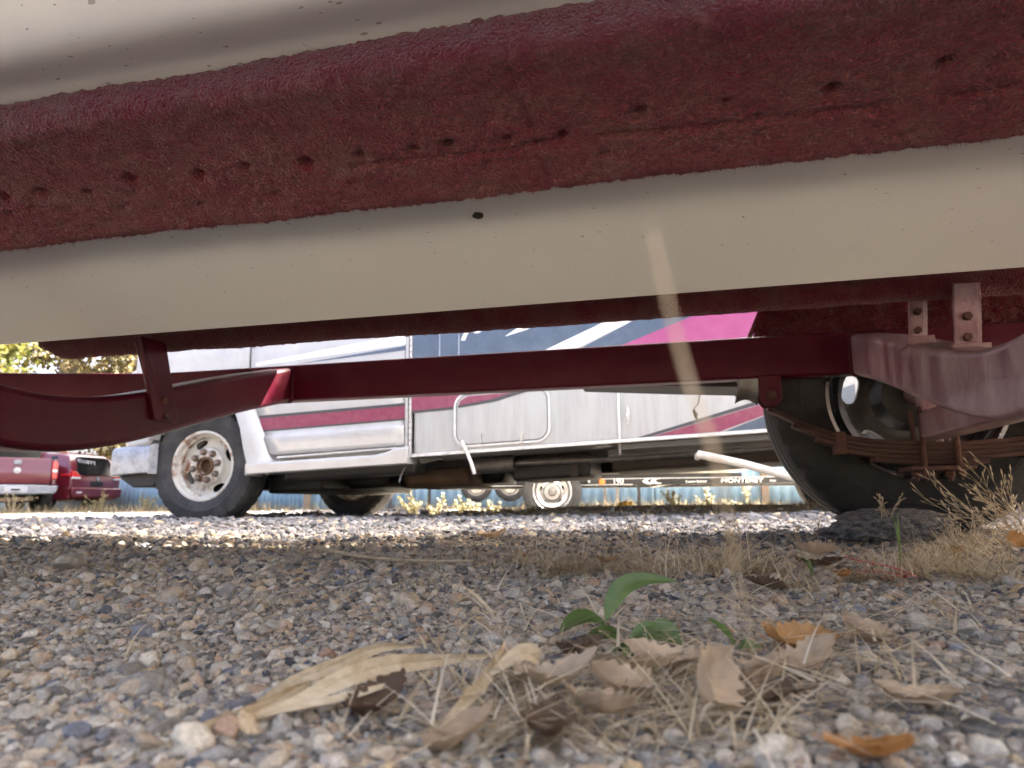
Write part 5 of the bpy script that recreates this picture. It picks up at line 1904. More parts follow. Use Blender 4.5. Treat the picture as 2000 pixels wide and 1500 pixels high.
# larger stones one can pick out, each a piece of the ground
big = [(-0.177, 0.352, 0.013), (-0.305, 0.655, 0.015), (-0.645, 1.052, 0.028), (-0.411, 0.948, 0.018), (-0.09, 0.62, 0.014), (-0.25, 0.50, 0.012), (0.06, 0.60, 0.013), (0.10, 0.66, 0.014)]
while len(big) < 190:
    d = math.sqrt(random.uniform(0.28 ** 2, 1.9 ** 2))
    a = random.uniform(-0.68, 0.68)
    big.append((d * math.sin(a), d * math.cos(a), random.uniform(0.0052, 0.0095) * (0.85 + 0.35 * d)))
for k, (x, y, r) in enumerate(big):
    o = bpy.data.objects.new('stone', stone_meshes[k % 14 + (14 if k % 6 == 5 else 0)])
    COL.objects.link(o)
    o.parent = ground
    o.location = (x, y, ghs(x, y) + r * 0.25)
    o.rotation_euler = (random.gauss(0, 0.25), random.gauss(0, 0.25), random.uniform(0, 6.28))
    o.scale = (r, r, r)

# ------------------------------------------------------------------ dry grass (nobody could count it)
M['straw'] = attr_ramp('dry_grass_straw', [(0, (0.30, 0.215, 0.115)), (0.3, (0.50, 0.39, 0.225)), (0.7, (0.66, 0.545, 0.355)), (1, (0.76, 0.68, 0.51))], 0.7, trans=0.3)


class Blades:
    def __init__(self):
        self.v, self.f, self.r, self.n = [], [], [], 0

    def blade(self, base, az, lean, length, width, droop=0.6, segs=5, rnd=None, twist=0.0):
        p = np.array(base, float)
        d = np.array([math.sin(lean) * math.cos(az), math.sin(lean) * math.sin(az), math.cos(lean)])
        side = np.array([-math.sin(az + twist), math.cos(az + twist), 0])
        L_ = length / segs
        vs_ = []
        for i in range(segs + 1):
            w = width * (1 - 0.85 * i / segs)
            vs_ += [p - side * w, p + side * w]
            p = p + d * L_
            d = d + np.array([math.cos(az) * 0.12, math.sin(az) * 0.12, -droop / segs])
            d /= np.linalg.norm(d)
            gz_ = 0.003
            if p[2] < base[2] + 0.001 and d[2] < 0:
                d[2] = abs(d[2]) * 0.15
        b = self.n
        self.v += vs_
        self.f += [(b + 2 * i, b + 2 * i + 1, b + 2 * i + 3, b + 2 * i + 2) for i in range(segs)]
        self.r += [random.random() if rnd is None else rnd] * len(vs_)
        self.n += len(vs_)

    def tuft(self, x, y, n, rad, length, width=0.0007, lean=0.9, droop=0.9, az0=None, spread=PI):
        main = random.uniform(0, 2 * PI)
        for _ in range(n):
            a = random.uniform(0, 2 * PI)
            rr = rad * random.random() ** 0.75
            bx_, by_ = x + rr * math.cos(a), y + rr * math.sin(a)
            az = random.uniform(0, 2 * PI) if az0 is None else az0 + random.gauss(0, spread)
            mat_ = random.random() < 0.84
            if az0 is None and mat_:
                az = main + random.gauss(0, 0.9)
            self.blade((bx_, by_, ghs0(bx_, by_) + 0.002), az, abs(random.gauss(1.42 if mat_ else lean * 0.75, 0.25)), length * (random.uniform(0.7, 1.7) if mat_ else random.uniform(0.3, 1.15)),
                       width * random.uniform(0.6, 1.4), droop * random.uniform(-0.2, 1.4) * (0.5 if mat_ else 1))

    def build(self, name, mat, label):
        me = bpy.data.meshes.new(name)
        me.from_pydata([tuple(p) for p in self.v], [], self.f)
        me.materials.append(mat)
        a = me.attributes.new('rnd', 'FLOAT', 'POINT')
        a.data.foreach_set('value', np.array(self.r, np.float32))
        me.shade_smooth()
        o = bpy.data.objects.new(name, me)
        o['kind'] = 'stuff'
        o['label'] = label
        COL.objects.link(o)
        return o


_gx = np.linspace(-3, 3, 121)
_gy = np.linspace(-0.5, 5.5, 121)
_GG = gh(*[q.ravel() for q in np.meshgrid(_gx, _gy, indexing='ij')]).reshape(121, 121)


def ghs0(x, y):
    i = int(np.clip((x + 3) / 0.05, 0, 120))
    j = int(np.clip((y + 0.5) / 0.05, 0, 120))
    return float(_GG[i, j])


B = Blades()
for (x, y, n, rad, ln) in ((-0.055, 1.06, 260, 0.07, 0.055), (0.044, 0.86, 190, 0.06, 0.05), (0.09, 0.90, 220, 0.06, 0.06), (0.159, 0.80, 300, 0.06, 0.055), (0.211, 0.80, 380, 0.07, 0.065),
                           (0.25, 0.86, 320, 0.07, 0.065), (0.28, 0.81, 240, 0.05, 0.05), (0.266, 0.70, 200, 0.05, 0.045), (0.15, 0.95, 260, 0.09, 0.06), (0.02, 0.97, 240, 0.09, 0.055),
                           (0.22, 0.98, 240, 0.08, 0.06), (0.31, 0.95, 160, 0.08, 0.05),
                           (-0.226, 0.435, 60, 0.025, 0.03), (-0.208, 0.616, 70, 0.022, 0.03), (-0.14, 0.56, 14, 0.03, 0.03), (-0.32, 0.80, 24, 0.04, 0.03), (-0.10, 0.75, 30, 0.05, 0.03),
                           (0.388, 0.76, 220, 0.06, 0.05), (0.45, 0.82, 240, 0.08, 0.055), (0.49, 0.785, 220, 0.06, 0.05), (0.55, 0.90, 300, 0.09, 0.06), (0.62, 1.0, 260, 0.09, 0.06),
                           (0.472, 0.70, 140, 0.05, 0.04), (0.70, 1.18, 260, 0.10, 0.06), (0.80, 1.28, 260, 0.10, 0.07), (0.92, 1.36, 260, 0.10, 0.08), (0.56, 1.12, 120, 0.08, 0.04),
                           (0.85, 1.5, 160, 0.10, 0.05), (0.60, 1.36, 80, 0.08, 0.04), (1.05, 1.5, 200, 0.12, 0.09), (0.42, 1.02, 120, 0.08, 0.04)):
    B.tuft(x, y, int(n * random.uniform(0.35, 1.25)), rad * random.uniform(0.55, 1.05), ln * random.uniform(0.9, 1.25), 0.00062, 0.95, 0.8)
# matted straw close to the lens
for (x, y, n, rad, ln) in ((-0.002, 0.305, 90, 0.03, 0.045), (0.04, 0.303, 130, 0.03, 0.05), (0.08, 0.341, 110, 0.035, 0.045), (0.132, 0.39, 100, 0.04, 0.045), (0.187, 0.457, 90, 0.05, 0.045),
                           (0.016, 0.268, 120, 0.025, 0.04), (0.072, 0.271, 110, 0.03, 0.04), (-0.014, 0.364, 60, 0.03, 0.04), (0.22, 0.55, 60, 0.06, 0.04), (0.12, 0.31, 90, 0.035, 0.04),
                           (0.06, 0.42, 70, 0.04, 0.04), (-0.03, 0.275, 70, 0.03, 0.04), (0.18, 0.36, 60, 0.05, 0.04), (0.03, 0.46, 30, 0.03, 0.03), (-0.01, 0.45, 30, 0.03, 0.035)):
    B.tuft(x, y, int(n * 0.75), rad * 1.3, ln * 1.0, 0.0005, 1.7, 0.5)
# loose single straws on the gravel
for _ in range(420):
    d = math.sqrt(random.uniform(0.06, 4.0))
    a = random.uniform(-0.72, 0.72)
    x, y = d * math.sin(a), d * math.cos(a)
    B.blade((x, y, ghs0(x, y) + 0.006), random.uniform(0, 6.28), random.uniform(1.35, 1.6), random.uniform(0.02, 0.07), 0.0005, 0.25)
for _ in range(260):
    d = math.sqrt(random.uniform(0.055, 0.40))
    a = random.uniform(-0.12, 0.62)
    x, y = d * math.sin(a), d * math.cos(a)
    B.blade((x, y, ghs0(x, y) + random.uniform(0.004, 0.014)), random.uniform(0, 6.28), random.uniform(1.2, 1.62), random.uniform(0.03, 0.085), random.uniform(0.0005, 0.0012), 0.2, rnd=random.uniform(0.5, 1))
B.build('dry_grass', M['straw'], 'matted straw coloured dry grass on the gravel')

B = Blades()
for _ in range(9000):
    x = random.uniform(-19, -5)
    y = random.uniform(13.0, 21.5) if random.random() < 0.8 else random.uniform(12, 23)
    if abs(x - px) < 0.9 and y > 19.0:
        continue
    g_ = ghs0(x, y) if False else 0.0
    cl = float(vnoise(np.array([x * 1.2]), np.array([y * 1.2]), seed=61)[0])
    if cl < -0.25:
        continue
    B.blade((x, y, -0.01), random.uniform(0, 6.28), abs(random.gauss(0.35, 0.3)), random.uniform(0.10, 0.34) * (0.75 + 0.5 * cl), 0.0045, 0.7, segs=3)
for _ in range(5000):
    x = random.uniform(-5, 9)
    y = random.uniform(9.0, 15.0)
    cl = float(vnoise(np.array([x * 0.9]), np.array([y * 0.9]), seed=63)[0])
    if cl < 0.1:
        continue
    B.blade((x, y, ghs(x, y)), random.uniform(0, 6.28), abs(random.gauss(0.35, 0.3)), random.uniform(0.05, 0.2), 0.004, 0.7, segs=3)
# a ragged fringe of dead weeds on the bank under the motorhome
for _ in range(2600):
    u_ = random.uniform(-1.6, 1.6)
    v_ = random.gauss(5.1, 0.35)
    x, y, _z = W(u_, v_)
    B.blade((x, y, ghs(x, y)), random.uniform(0, 6.28), abs(random.gauss(0.5, 0.35)), random.uniform(0.02, 0.07), 0.0015, 0.7, segs=3)
M['verge'] = attr_ramp('verge_straw', [(0, (0.12, 0.09, 0.045)), (0.5, (0.24, 0.19, 0.105)), (1, (0.36, 0.30, 0.19))], 0.75, trans=0.25)
B.build('verge_grass', M['verge'], 'tall dry grass along the back of the yard')


# ------------------------------------------------------------------ weeds, leaves and litter, each a thing
def ribbon(path, width, fold=0.25, tw=None, nw=4, up=(0, 0, 1), rib=0.0):
    """leaf blade along a path; width(t) half width"""
    path = [Vector(p) for p in path]
    n = len(path)
    rows = []
    for i, p in enumerate(path):
        t = i / (n - 1)
        d = (path[min(i + 1, n - 1)] - path[max(i - 1, 0)]).normalized()
        s = d.cross(Vector(up))
        s = s.normalized() if s.length > 1e-4 else Vector((1, 0, 0))
        nrm = s.cross(d).normalized()
        if tw:
            s = Matrix.Rotation(tw(t), 3, d) @ s
            nrm = s.cross(d).normalized()
        w = width(t)
        row = []
        for k in range(-nw, nw + 1):
            f = k / nw
            row.append(p + s * w * f + nrm * (abs(f) * w * fold + rib * w * (k % 2)))
        rows.append(row)
    return MB().grid(rows)


def smooth_path(pts, n=16):
    pts = [Vector(p) for p in pts]
    out = []
    m = len(pts) - 1
    for i in range(n + 1):
        t = i / n * m
        k = min(int(t), m - 1)
        f = t - k
        p0, p1, p2, p3 = pts[max(k - 1, 0)], pts[k], pts[k + 1], pts[min(k + 2, m)]
        out.append(0.5 * ((2 * p1) + (-p0 + p2) * f + (2 * p0 - 5 * p1 + 4 * p2 - p3) * f * f + (-p0 + 3 * p1 - 3 * p2 + p3) * f ** 3))
    return out


def lance(wmax, peak=0.4):
    return lambda t: wmax * (math.sin(PI * min(1, t / peak) / 2) if t < peak else math.cos(PI * (t - peak) / (1 - peak) / 2)) + 0.0002


M['green'] = pbr('green_weed_leaf', (0.10, 0.165, 0.045), 0.5, col2=(0.17, 0.235, 0.08), scale=60, lo=0.35, hi=0.7, bump=0.3, bscale=500, dist=0.001)
gnt = M['green'].node_tree
tb = gnt.nodes.new('ShaderNodeBsdfTranslucent')
tb.inputs[0].default_value = (0.17, 0.27, 0.06, 1)
mxs = gnt.nodes.new('ShaderNodeMixShader')
mxs.inputs[0].default_value = 0.4
gnt.links.new(gnt.nodes['Principled BSDF'].outputs[0], mxs.inputs[1])
gnt.links.new(tb.outputs[0], mxs.inputs[2])
gnt.links.new(mxs.outputs[0], gnt.nodes['Material Output'].inputs[0])
M['stem'] = pbr('reddish_stem', (0.10, 0.05, 0.03), 0.6, col2=(0.16, 0.09, 0.05), scale=80)
gw = tag(empty('green_weed', (0.075, 0.425, ghs(0.075, 0.425))), 'small green leaved weed growing from the gravel and dead leaves in front', 'weed')
gz0 = ghs(0.075, 0.425)


def rel(p):
    return (p[0] - 0.075, p[1] - 0.425, p[2] - gz0)


obj('stem', MB().tube([rel(p) for p in smooth_path([(0.077, 0.418, 0.0), (0.068, 0.43, 0.0), (0.062, 0.444, 0.004), (0.0555, 0.45, 0.014)], 10)], 0.0009, 8), M['stem'], gw)
LV = [([(0.0555, 0.45, 0.014), (0.060, 0.451, 0.024), (0.068, 0.452, 0.0335), (0.082, 0.453, 0.0375), (0.101, 0.455, 0.036)], 0.0062, 0.9),
      ([(0.0555, 0.45, 0.011), (0.045, 0.452, 0.0145), (0.036, 0.455, 0.012), (0.028, 0.458, 0.006)], 0.0075, 0.7),
      ([(0.064, 0.44, 0.002), (0.052, 0.436, 0.006), (0.040, 0.434, 0.004), (0.028, 0.432, -0.004)], 0.006, 0.5),
      ([(0.066, 0.435, 0.001), (0.058, 0.425, 0.003), (0.052, 0.415, -0.002), (0.047, 0.405, -0.009)], 0.007, 0.8),
      ([(0.066, 0.44, 0.002), (0.080, 0.444, 0.005), (0.090, 0.446, 0.009), (0.097, 0.444, 0.002), (0.104, 0.44, -0.004)], 0.0062, 0.9),
      ([(0.070, 0.435, 0.002), (0.078, 0.43, 0.006), (0.090, 0.428, 0.005), (0.100, 0.426, -0.002)], 0.0045, -0.6),
      ([(0.062, 0.442, 0.006), (0.056, 0.440, 0.010), (0.048, 0.438, 0.010), (0.041, 0.436, 0.006)], 0.0035, 0.6),
      ([(0.066, 0.438, 0.004), (0.073, 0.437, 0.010), (0.080, 0.437, 0.013), (0.087, 0.437, 0.011)], 0.0032, 0.7),
      ([(0.072, 0.43, 0.001), (0.066, 0.420, 0.005), (0.062, 0.411, 0.003), (0.058, 0.403, -0.003)], 0.0036, 0.5)]
for pth, w, tw in LV:
    obj('leaf', ribbon([rel(p) for p in smooth_path(pth, 18)], lance(w, 0.45), 0.35, tw=lambda t, tw=tw: tw), M['green'], gw, smooth=80)
sp2 = tag(empty('green_sprout', (0.128, 0.43, ghs(0.128, 0.43))), 'tiny green sprout right of the green weed', 'weed')
g2 = ghs(0.128, 0.43)
for pth, w in (([(0.128, 0.43, 0.0), (0.124, 0.433, 0.008), (0.119, 0.436, 0.013), (0.114, 0.44, 0.017)], 0.0036), ([(0.129, 0.43, 0.0), (0.132, 0.425, 0.004), (0.140, 0.42, 0.003)], 0.003)):
    obj('leaf', ribbon([(a - 0.128, b - 0.43, c - g2) for a, b, c in smooth_path(pth, 10)], lance(w), 0.3, tw=lambda t: 0.8), M['green'], sp2, smooth=80)
for k, (x, y, lab) in enumerate(((0.325, 0.80, 'small pale green tuft beside the red plastic strips'), (0.46, 0.87, 'thin pale green stalk in the dry grass right of the red plastic strips'))):
    p0 = tag(empty('green_sprout', (x, y, ghs(x, y))), lab, 'weed')
    for j in range(5 if k == 0 else 2):
        a = random.uniform(0, 6.28)
        h_ = random.uniform(0.022, 0.034) if k == 0 else 0.065
        obj('leaf', ribbon(smooth_path([(0, 0, 0), (0.002 * math.cos(a), 0.002 * math.sin(a), h_ * 0.5), (0.009 * math.cos(a) - 0.004, 0.006 * math.sin(a), h_)], 8), lance(0.0018 if k == 0 else 0.0012), 0.2), M['green'], p0, smooth=80)

M['husk'] = pbr('dry_blade', (0.36, 0.25, 0.12), 0.7, col2=(0.58, 0.47, 0.30), scale=60, lo=0.3, hi=0.68, bump=0.5, bscale=250, stretch=(0.3, 2, 2), dist=0.002)
hk = tag(empty('dry_husk', (-0.10, 0.29, ghs(-0.1, 0.29))), 'long dry tan grass blades splayed on the gravel at the lower left', 'dry grass')
gz0 = ghs(-0.1, 0.29)
for pth, w, tw in (([(-0.105, 0.285, 0.005), (-0.085, 0.297, 0.009), (-0.07, 0.31, 0.0145), (-0.055, 0.325, 0.016), (-0.035, 0.345, 0.014), (-0.010, 0.365, 0.012)], 0.0042, 0.5),
                   ([(-0.105, 0.285, 0.005), (-0.095, 0.305, 0.012), (-0.080, 0.325, 0.016), (-0.062, 0.345, 0.020), (-0.045, 0.355, 0.018)], 0.0028, 0.7),
                   ([(-0.104, 0.283, 0.004), (-0.088, 0.288, 0.007), (-0.068, 0.30, 0.009), (-0.05, 0.312, 0.012)], 0.0024, -0.4),
                   ([(-0.125, 0.262, 0.001), (-0.115, 0.272, 0.004), (-0.100, 0.288, 0.007), (-0.088, 0.298, 0.013), (-0.082, 0.304, 0.015)], 0.0042, 0.9),
                   ([(-0.03, 0.262, 0.003), (-0.022, 0.285, 0.008), (-0.014, 0.31, 0.012), (-0.008, 0.335, 0.018), (-0.004, 0.35, 0.022)], 0.0026, 0.3),
                   ([(-0.012, 0.318, 0.012), (0.002, 0.326, 0.020), (0.010, 0.333, 0.016), (0.008, 0.338, 0.008)], 0.004, 0.6),
                   ([(-0.004, 0.35, 0.022), (-0.014, 0.36, 0.035), (-0.024, 0.37, 0.043)], 0.0012, 0.6)):
    obj('blade', ribbon([(a + 0.1, b - 0.29, c - gz0) for a, b, c in smooth_path(pth, 20)], lance(w, 0.5), 0.35, tw=lambda t, tw=tw: tw + 1.3 * t, nw=7, rib=0.09), M['husk'], hk, smooth=80)

# out of focus stalk right in front of the lens, rooted further off
gk = ghs(0.085, 0.26)
sk = tag(empty('grass_stalk', (0.085, 0.26, gk)), 'blurred pale grass stalk leaning up close to the lens', 'grass stalk')
sp_ = smooth_path([(0.085, 0.26, gk), (0.066, 0.205, 0.028), (0.043, 0.135, 0.058), (0.0255, 0.085, 0.079), (0.0185, 0.064, 0.0875), (0.0158, 0.0625, 0.0955), (0.0142, 0.062, 0.1025), (0.0128, 0.061, 0.1092)], 28)
obj('stalk', MB().tube([(a - 0.085, b - 0.26, c - gk) for a, b, c in sp_], [0.00016] * 12 + [0.00022] * 4 + [0.00026 - 0.000006 * i for i in range(11)] + [0.00016, 0.0001], 8), M['husk'], sk)

tw = tag(empty('twig', (-0.2, 1.05, ghs(-0.2, 1.05))), 'thin brown twig lying on the gravel left of the dry grass', 'twig')
obj('stick', MB().tube([(a + 0.2, b - 1.05, c) for a, b, c in smooth_path([(-0.325, 1.20, 0.018), (-0.27, 1.12, 0.014), (-0.2, 1.05, 0.010), (-0.12, 0.96, 0.012), (-0.05, 0.90, 0.016)], 14)], [0.0035 - 0.00015 * i for i in range(15)], 7), M['husk'], tw)
tw2 = tag(empty('twig', (0.09, 0.42, ghs(0.09, 0.42))), 'grey twig lying across the foot of the green weed', 'twig')
obj('stick', MB().tube([(a - 0.09, b - 0.42, c) for a, b, c in smooth_path([(0.03, 0.425, 0.008), (0.07, 0.42, 0.010), (0.10, 0.415, 0.006), (0.13, 0.41, 0.003)], 10)], 0.0011, 6), M['wood'], tw2)

rp_ = tag(empty('red_plastic_strips', (0.40, 0.75, ghs(0.4, 0.75))), 'torn red plastic strips lying in the dry grass', 'litter')
for a0, b0 in (((0.415, 0.755, 0.004), (0.372, 0.82, 0.022)), ((0.41, 0.752, 0.003), (0.362, 0.81, 0.009)), ((0.405, 0.75, 0.002), (0.368, 0.76, 0.004)), ((0.41, 0.748, 0.003), (0.376, 0.752, 0.002))):
    pth = [Vector(a0).lerp(Vector(b0), t) + Vector((0, 0, 0.002 * math.sin(t * 5))) - Vector((0.40, 0.75, 0)) for t in np.linspace(0, 1, 9)]
    obj('strip', ribbon(pth, lambda t: 0.0017, 0.1), M['red_plastic'], rp_, solid=0.0006)

M['deadleaf'] = attr_ramp('dead_leaf', [(0, (0.42, 0.29, 0.17)), (0.5, (0.56, 0.43, 0.28)), (1, (0.50, 0.34, 0.19))], 0.75, obj_random=True, bump=0.6, bscale=90, noise_mix=0.45, trans=0.2)
M['orangeleaf'] = attr_ramp('orange_leaf', [(0, (0.48, 0.20, 0.045)), (1, (0.52, 0.30, 0.12))], 0.7, obj_random=True, bump=0.5, bscale=90, noise_mix=0.4, trans=0.3)
M['brownleaf'] = attr_ramp('brown_leaf', [(0, (0.11, 0.065, 0.035)), (1, (0.16, 0.10, 0.055))], 0.8, obj_random=True, bump=0.6, bscale=90, noise_mix=0.45, trans=0.1)


def dead_leaf(x, y, z, L_, az, curl, roll, mat, label, seed, tilt=0.0, wide=0.62):
    r = np.random.default_rng(seed)
    nA, nB = 29, 11
    rows = []
    lob = r.uniform(5, 8)
    for i in range(nA):
        t = i / (nA - 1)
        hw_ = L_ * 0.5 * wide * (math.sin(PI * t ** 0.8) ** 0.75 if 0 < t < 1 else 0.03) * (1 + 0.13 * math.sin(lob * 2 * PI * t + seed) + 0.22 * float(vnoise(t * 7 + seed, 0.5, 0.5, seed)) + 0.07 * float(vnoise(t * 16 + seed, 0.5, 0.5, seed))) + 0.0004
        row = []
        for k in range(nB):
            f = -1 + 2 * k / (nB - 1)
            ex = t * L_ - L_ / 2
            ey = f * hw_
            ez = curl * L_ * ((t - 0.45) ** 2) * 1.6 + roll * abs(f) ** 1.6 * hw_ * 1.1 + 0.05 * L_ * float(vnoise(t * 4 + seed, f * 2.0, seed * 1.3, seed)) + 0.02 * L_ * float(vnoise(t * 11 + seed, f * 5.0, seed * 1.3, seed))
            row.append((ex + 0.06 * L_ * f * float(vnoise(t * 5 + seed, 2.5, 0.5, seed)), ey * (1 - 0.25 * abs(roll) * abs(f)) * (1 + 0.16 * (f > 0) * float(vnoise(t * 6 + seed, 7.5, 0.5, seed))), ez))
        rows.append(row)
    lf = empty('dead_leaf', (x, y, ghs(x, y) + z), az)
    lf.rotation_euler = (tilt, random.uniform(-0.25, 0.25), az)
    tag(lf, label, 'leaf', 'dead leaves on the ground')
    obj('blade', MB().grid(rows), M[mat], lf, smooth=80)
    vn = MB().tube([rows[i][nB // 2] for i in range(nA)], [0.010 * L_ * (1 - 0.03 * i) * 0.7 for i in range(nA)], 5)
    for i in range(3, nA - 7, 4):
        for sg in (-1, 1):
            vn.tube([rows[min(nA - 1, i + j)][nB // 2 + sg * j] for j in range(5)], [0.005 * L_ * (1 - 0.15 * j) for j in range(5)], 4)
    obj('vein', vn, M[mat], lf)
    obj('leaf_stalk', MB().tube([(-L_ / 2, 0, rows[0][5][2]), (-L_ * 0.62, 0.01 * L_, rows[0][5][2] + 0.02 * L_), (-L_ * 0.75, 0.03 * L_, rows[0][5][2] + 0.06 * L_)], 0.010 * L_, 5), M[mat], lf)
    return lf


for k, a in enumerate([
        (0.018, 0.322, 0.010, 0.040, 0.4, 0.7, 0.5, 'deadleaf', 'curled tan dead leaf at the bottom left of the straw pile'),
        (0.074, 0.372, 0.009, 0.045, 2.6, 0.4, 0.3, 'deadleaf', 'large flat tan leaf just below the green weed'),
        (0.072, 0.285, 0.016, 0.042, 1.2, 0.5, 0.6, 'deadleaf', 'tan leaf standing on edge at the bottom centre', 0.9),
        (0.155, 0.405, 0.008, 0.044, 3.3, 0.5, 0.4, 'orangeleaf', 'pale orange leaf right of the green sprout'),
        (0.092, 0.455, 0.006, 0.020, 0.2, 0.8, 0.3, 'orangeleaf', 'small orange leaf behind the green weed'),
        (0.110, 0.234, 0.004, 0.036, 0.5, 0.3, 0.4, 'orangeleaf', 'bright orange leaf at the bottom edge right of centre'),
        (0.640, 1.050, 0.012, 0.040, 1.0, 0.7, 0.5, 'orangeleaf', 'small orange leaf among the weeds before the tyre'),
        (0.765, 1.120, 0.030, 0.050, 1.5, 0.5, 0.7, 'orangeleaf', 'upright orange leaf at the right edge of the view', 1.2),
        (0.360, 0.870, 0.020, 0.046, 2.9, 0.5, 0.5, 'deadleaf', 'folded brown leaf standing at the right end of the dry grass', 0.6),
        (0.355, 0.850, 0.008, 0.050, 2.7, 0.4, 0.4, 'brownleaf', 'dark brown leaf under the folded leaf by the dry grass'),
        (-0.046, 1.500, 0.016, 0.060, 0.2, 0.5, 0.3, 'deadleaf', 'pale tan leaf lying behind the dry grass'),
        (0.012, 0.262, 0.006, 0.034, 1.4, 0.5, 0.5, 'brownleaf', 'dark brown leaf at the bottom edge in the straw'),
        (-0.018, 0.262, 0.004, 0.030, 0.7, 0.4, 0.5, 'deadleaf', 'tan leaf scrap at the bottom edge left of the straw'),
        (0.045, 0.318, 0.008, 0.036, 2.2, 0.6, 0.6, 'deadleaf', 'crumpled tan leaf in the middle of the straw pile'),
        (0.110, 0.335, 0.008, 0.040, 0.9, 0.5, 0.6, 'deadleaf', 'curled tan leaf right of the straw pile'),
        (0.035, 0.395, 0.006, 0.030, 0.5, 0.6, 0.6, 'brownleaf', 'brown leaf scrap left of the green weed stem'),
        (0.118, 0.930, 0.010, 0.028, 0.4, 0.6, 0.4, 'orangeleaf', 'small orange leaf within the dry grass band'),
        (0.010, 1.050, 0.010, 0.030, 1.9, 0.6, 0.4, 'orangeleaf', 'pale orange leaf at the left end of the dry grass band'),
        (0.235, 0.690, 0.006, 0.036, 2.8, 0.3, 0.7, 'brownleaf', 'dark rolled leaf in front of the dry grass band'),
        (0.330, 0.735, 0.008, 0.026, 0.6, 0.6, 0.6, 'orangeleaf', 'tiny orange leaf left of the red plastic strips'),
        (0.205, 0.435, 0.006, 0.040, 1.8, 0.5, 0.5, 'deadleaf', 'tan leaf in the straw at the lower right'),
        (-0.055, 0.300, 0.004, 0.034, 1.1, 0.6, 0.5, 'brownleaf', 'brown leaf below the long dry blades'),
        (0.160, 0.300, 0.004, 0.032, 2.3, 0.5, 0.4, 'deadleaf', 'tan leaf scrap near the lower right corner'),
        (0.058, 0.345, 0.010, 0.042, 0.1, 0.5, 0.4, 'deadleaf', 'broad tan leaf between the green weed and the straw pile'),
        (0.000, 0.335, 0.008, 0.034, 2.0, 0.7, 0.6, 'deadleaf', 'curled tan leaf beside the tip of the long dry blades'),
        (0.092, 0.300, 0.006, 0.036, 2.9, 0.5, 0.6, 'brownleaf', 'brown curled leaf left of the bright orange leaf'),
        (0.140, 0.360, 0.008, 0.036, 0.4, 0.6, 0.5, 'deadleaf', 'tan leaf in front of the pale orange leaf'),
        (0.030, 0.280, 0.008, 0.032, 2.5, 0.6, 0.6, 'deadleaf', 'tan leaf low in the straw at the bottom')]):
    dead_leaf(*a[:9], seed=200 + k, tilt=a[9] if len(a) > 9 else random.uniform(-0.3, 0.3))
# leaf scrap caught on the loose wire
lf = dead_leaf(0, 0, 0, 0.03, 0.5, 0.4, 0.6, 'brownleaf', 'dry brown leaf hanging from the thin wire below the rail', seed=300, tilt=1.3)
lf.location = W(0.043, 1.998, 0.318)
lf.rotation_euler = (1.3, 1.2, 0.3)
del lf['group']

# broken slab of old asphalt before the trailer wheel
SVs, SFs = ico(5)
d = 1 + 0.22 * vnoise(SVs[:, 0] * 1.5, SVs[:, 1] * 1.5, SVs[:, 2] * 1.5, 8) + 0.09 * vnoise(SVs[:, 0] * 5, SVs[:, 1] * 5, SVs[:, 2] * 5, 9) + 0.06 * vnoise(SVs[:, 0] * 14, SVs[:, 1] * 14, SVs[:, 2] * 14, 10) + 0.03 * vnoise(SVs[:, 0] * 34, SVs[:, 1] * 34, SVs[:, 2] * 34, 14)
vv_ = SVs * d[:, None]
vv_[:, 2] = np.sign(vv_[:, 2]) * np.abs(vv_[:, 2]) ** 0.75
vv_ = vv_ * np.array([0.125, 0.085, 0.028])
mb = MB().add(vv_.tolist(), SFs)
sl = obj('asphalt_chunk', mb, M['asphalt'], smooth=60)
sl.location = (0.775, 1.50, ghs(0.775, 1.5) + 0.038)
sl.rotation_euler = (0.12, -0.10, 0.25)
tag(sl, 'flat dark chunk of broken asphalt lying against the trailer tyre', 'asphalt chunk')
sl.data.shade_smooth()


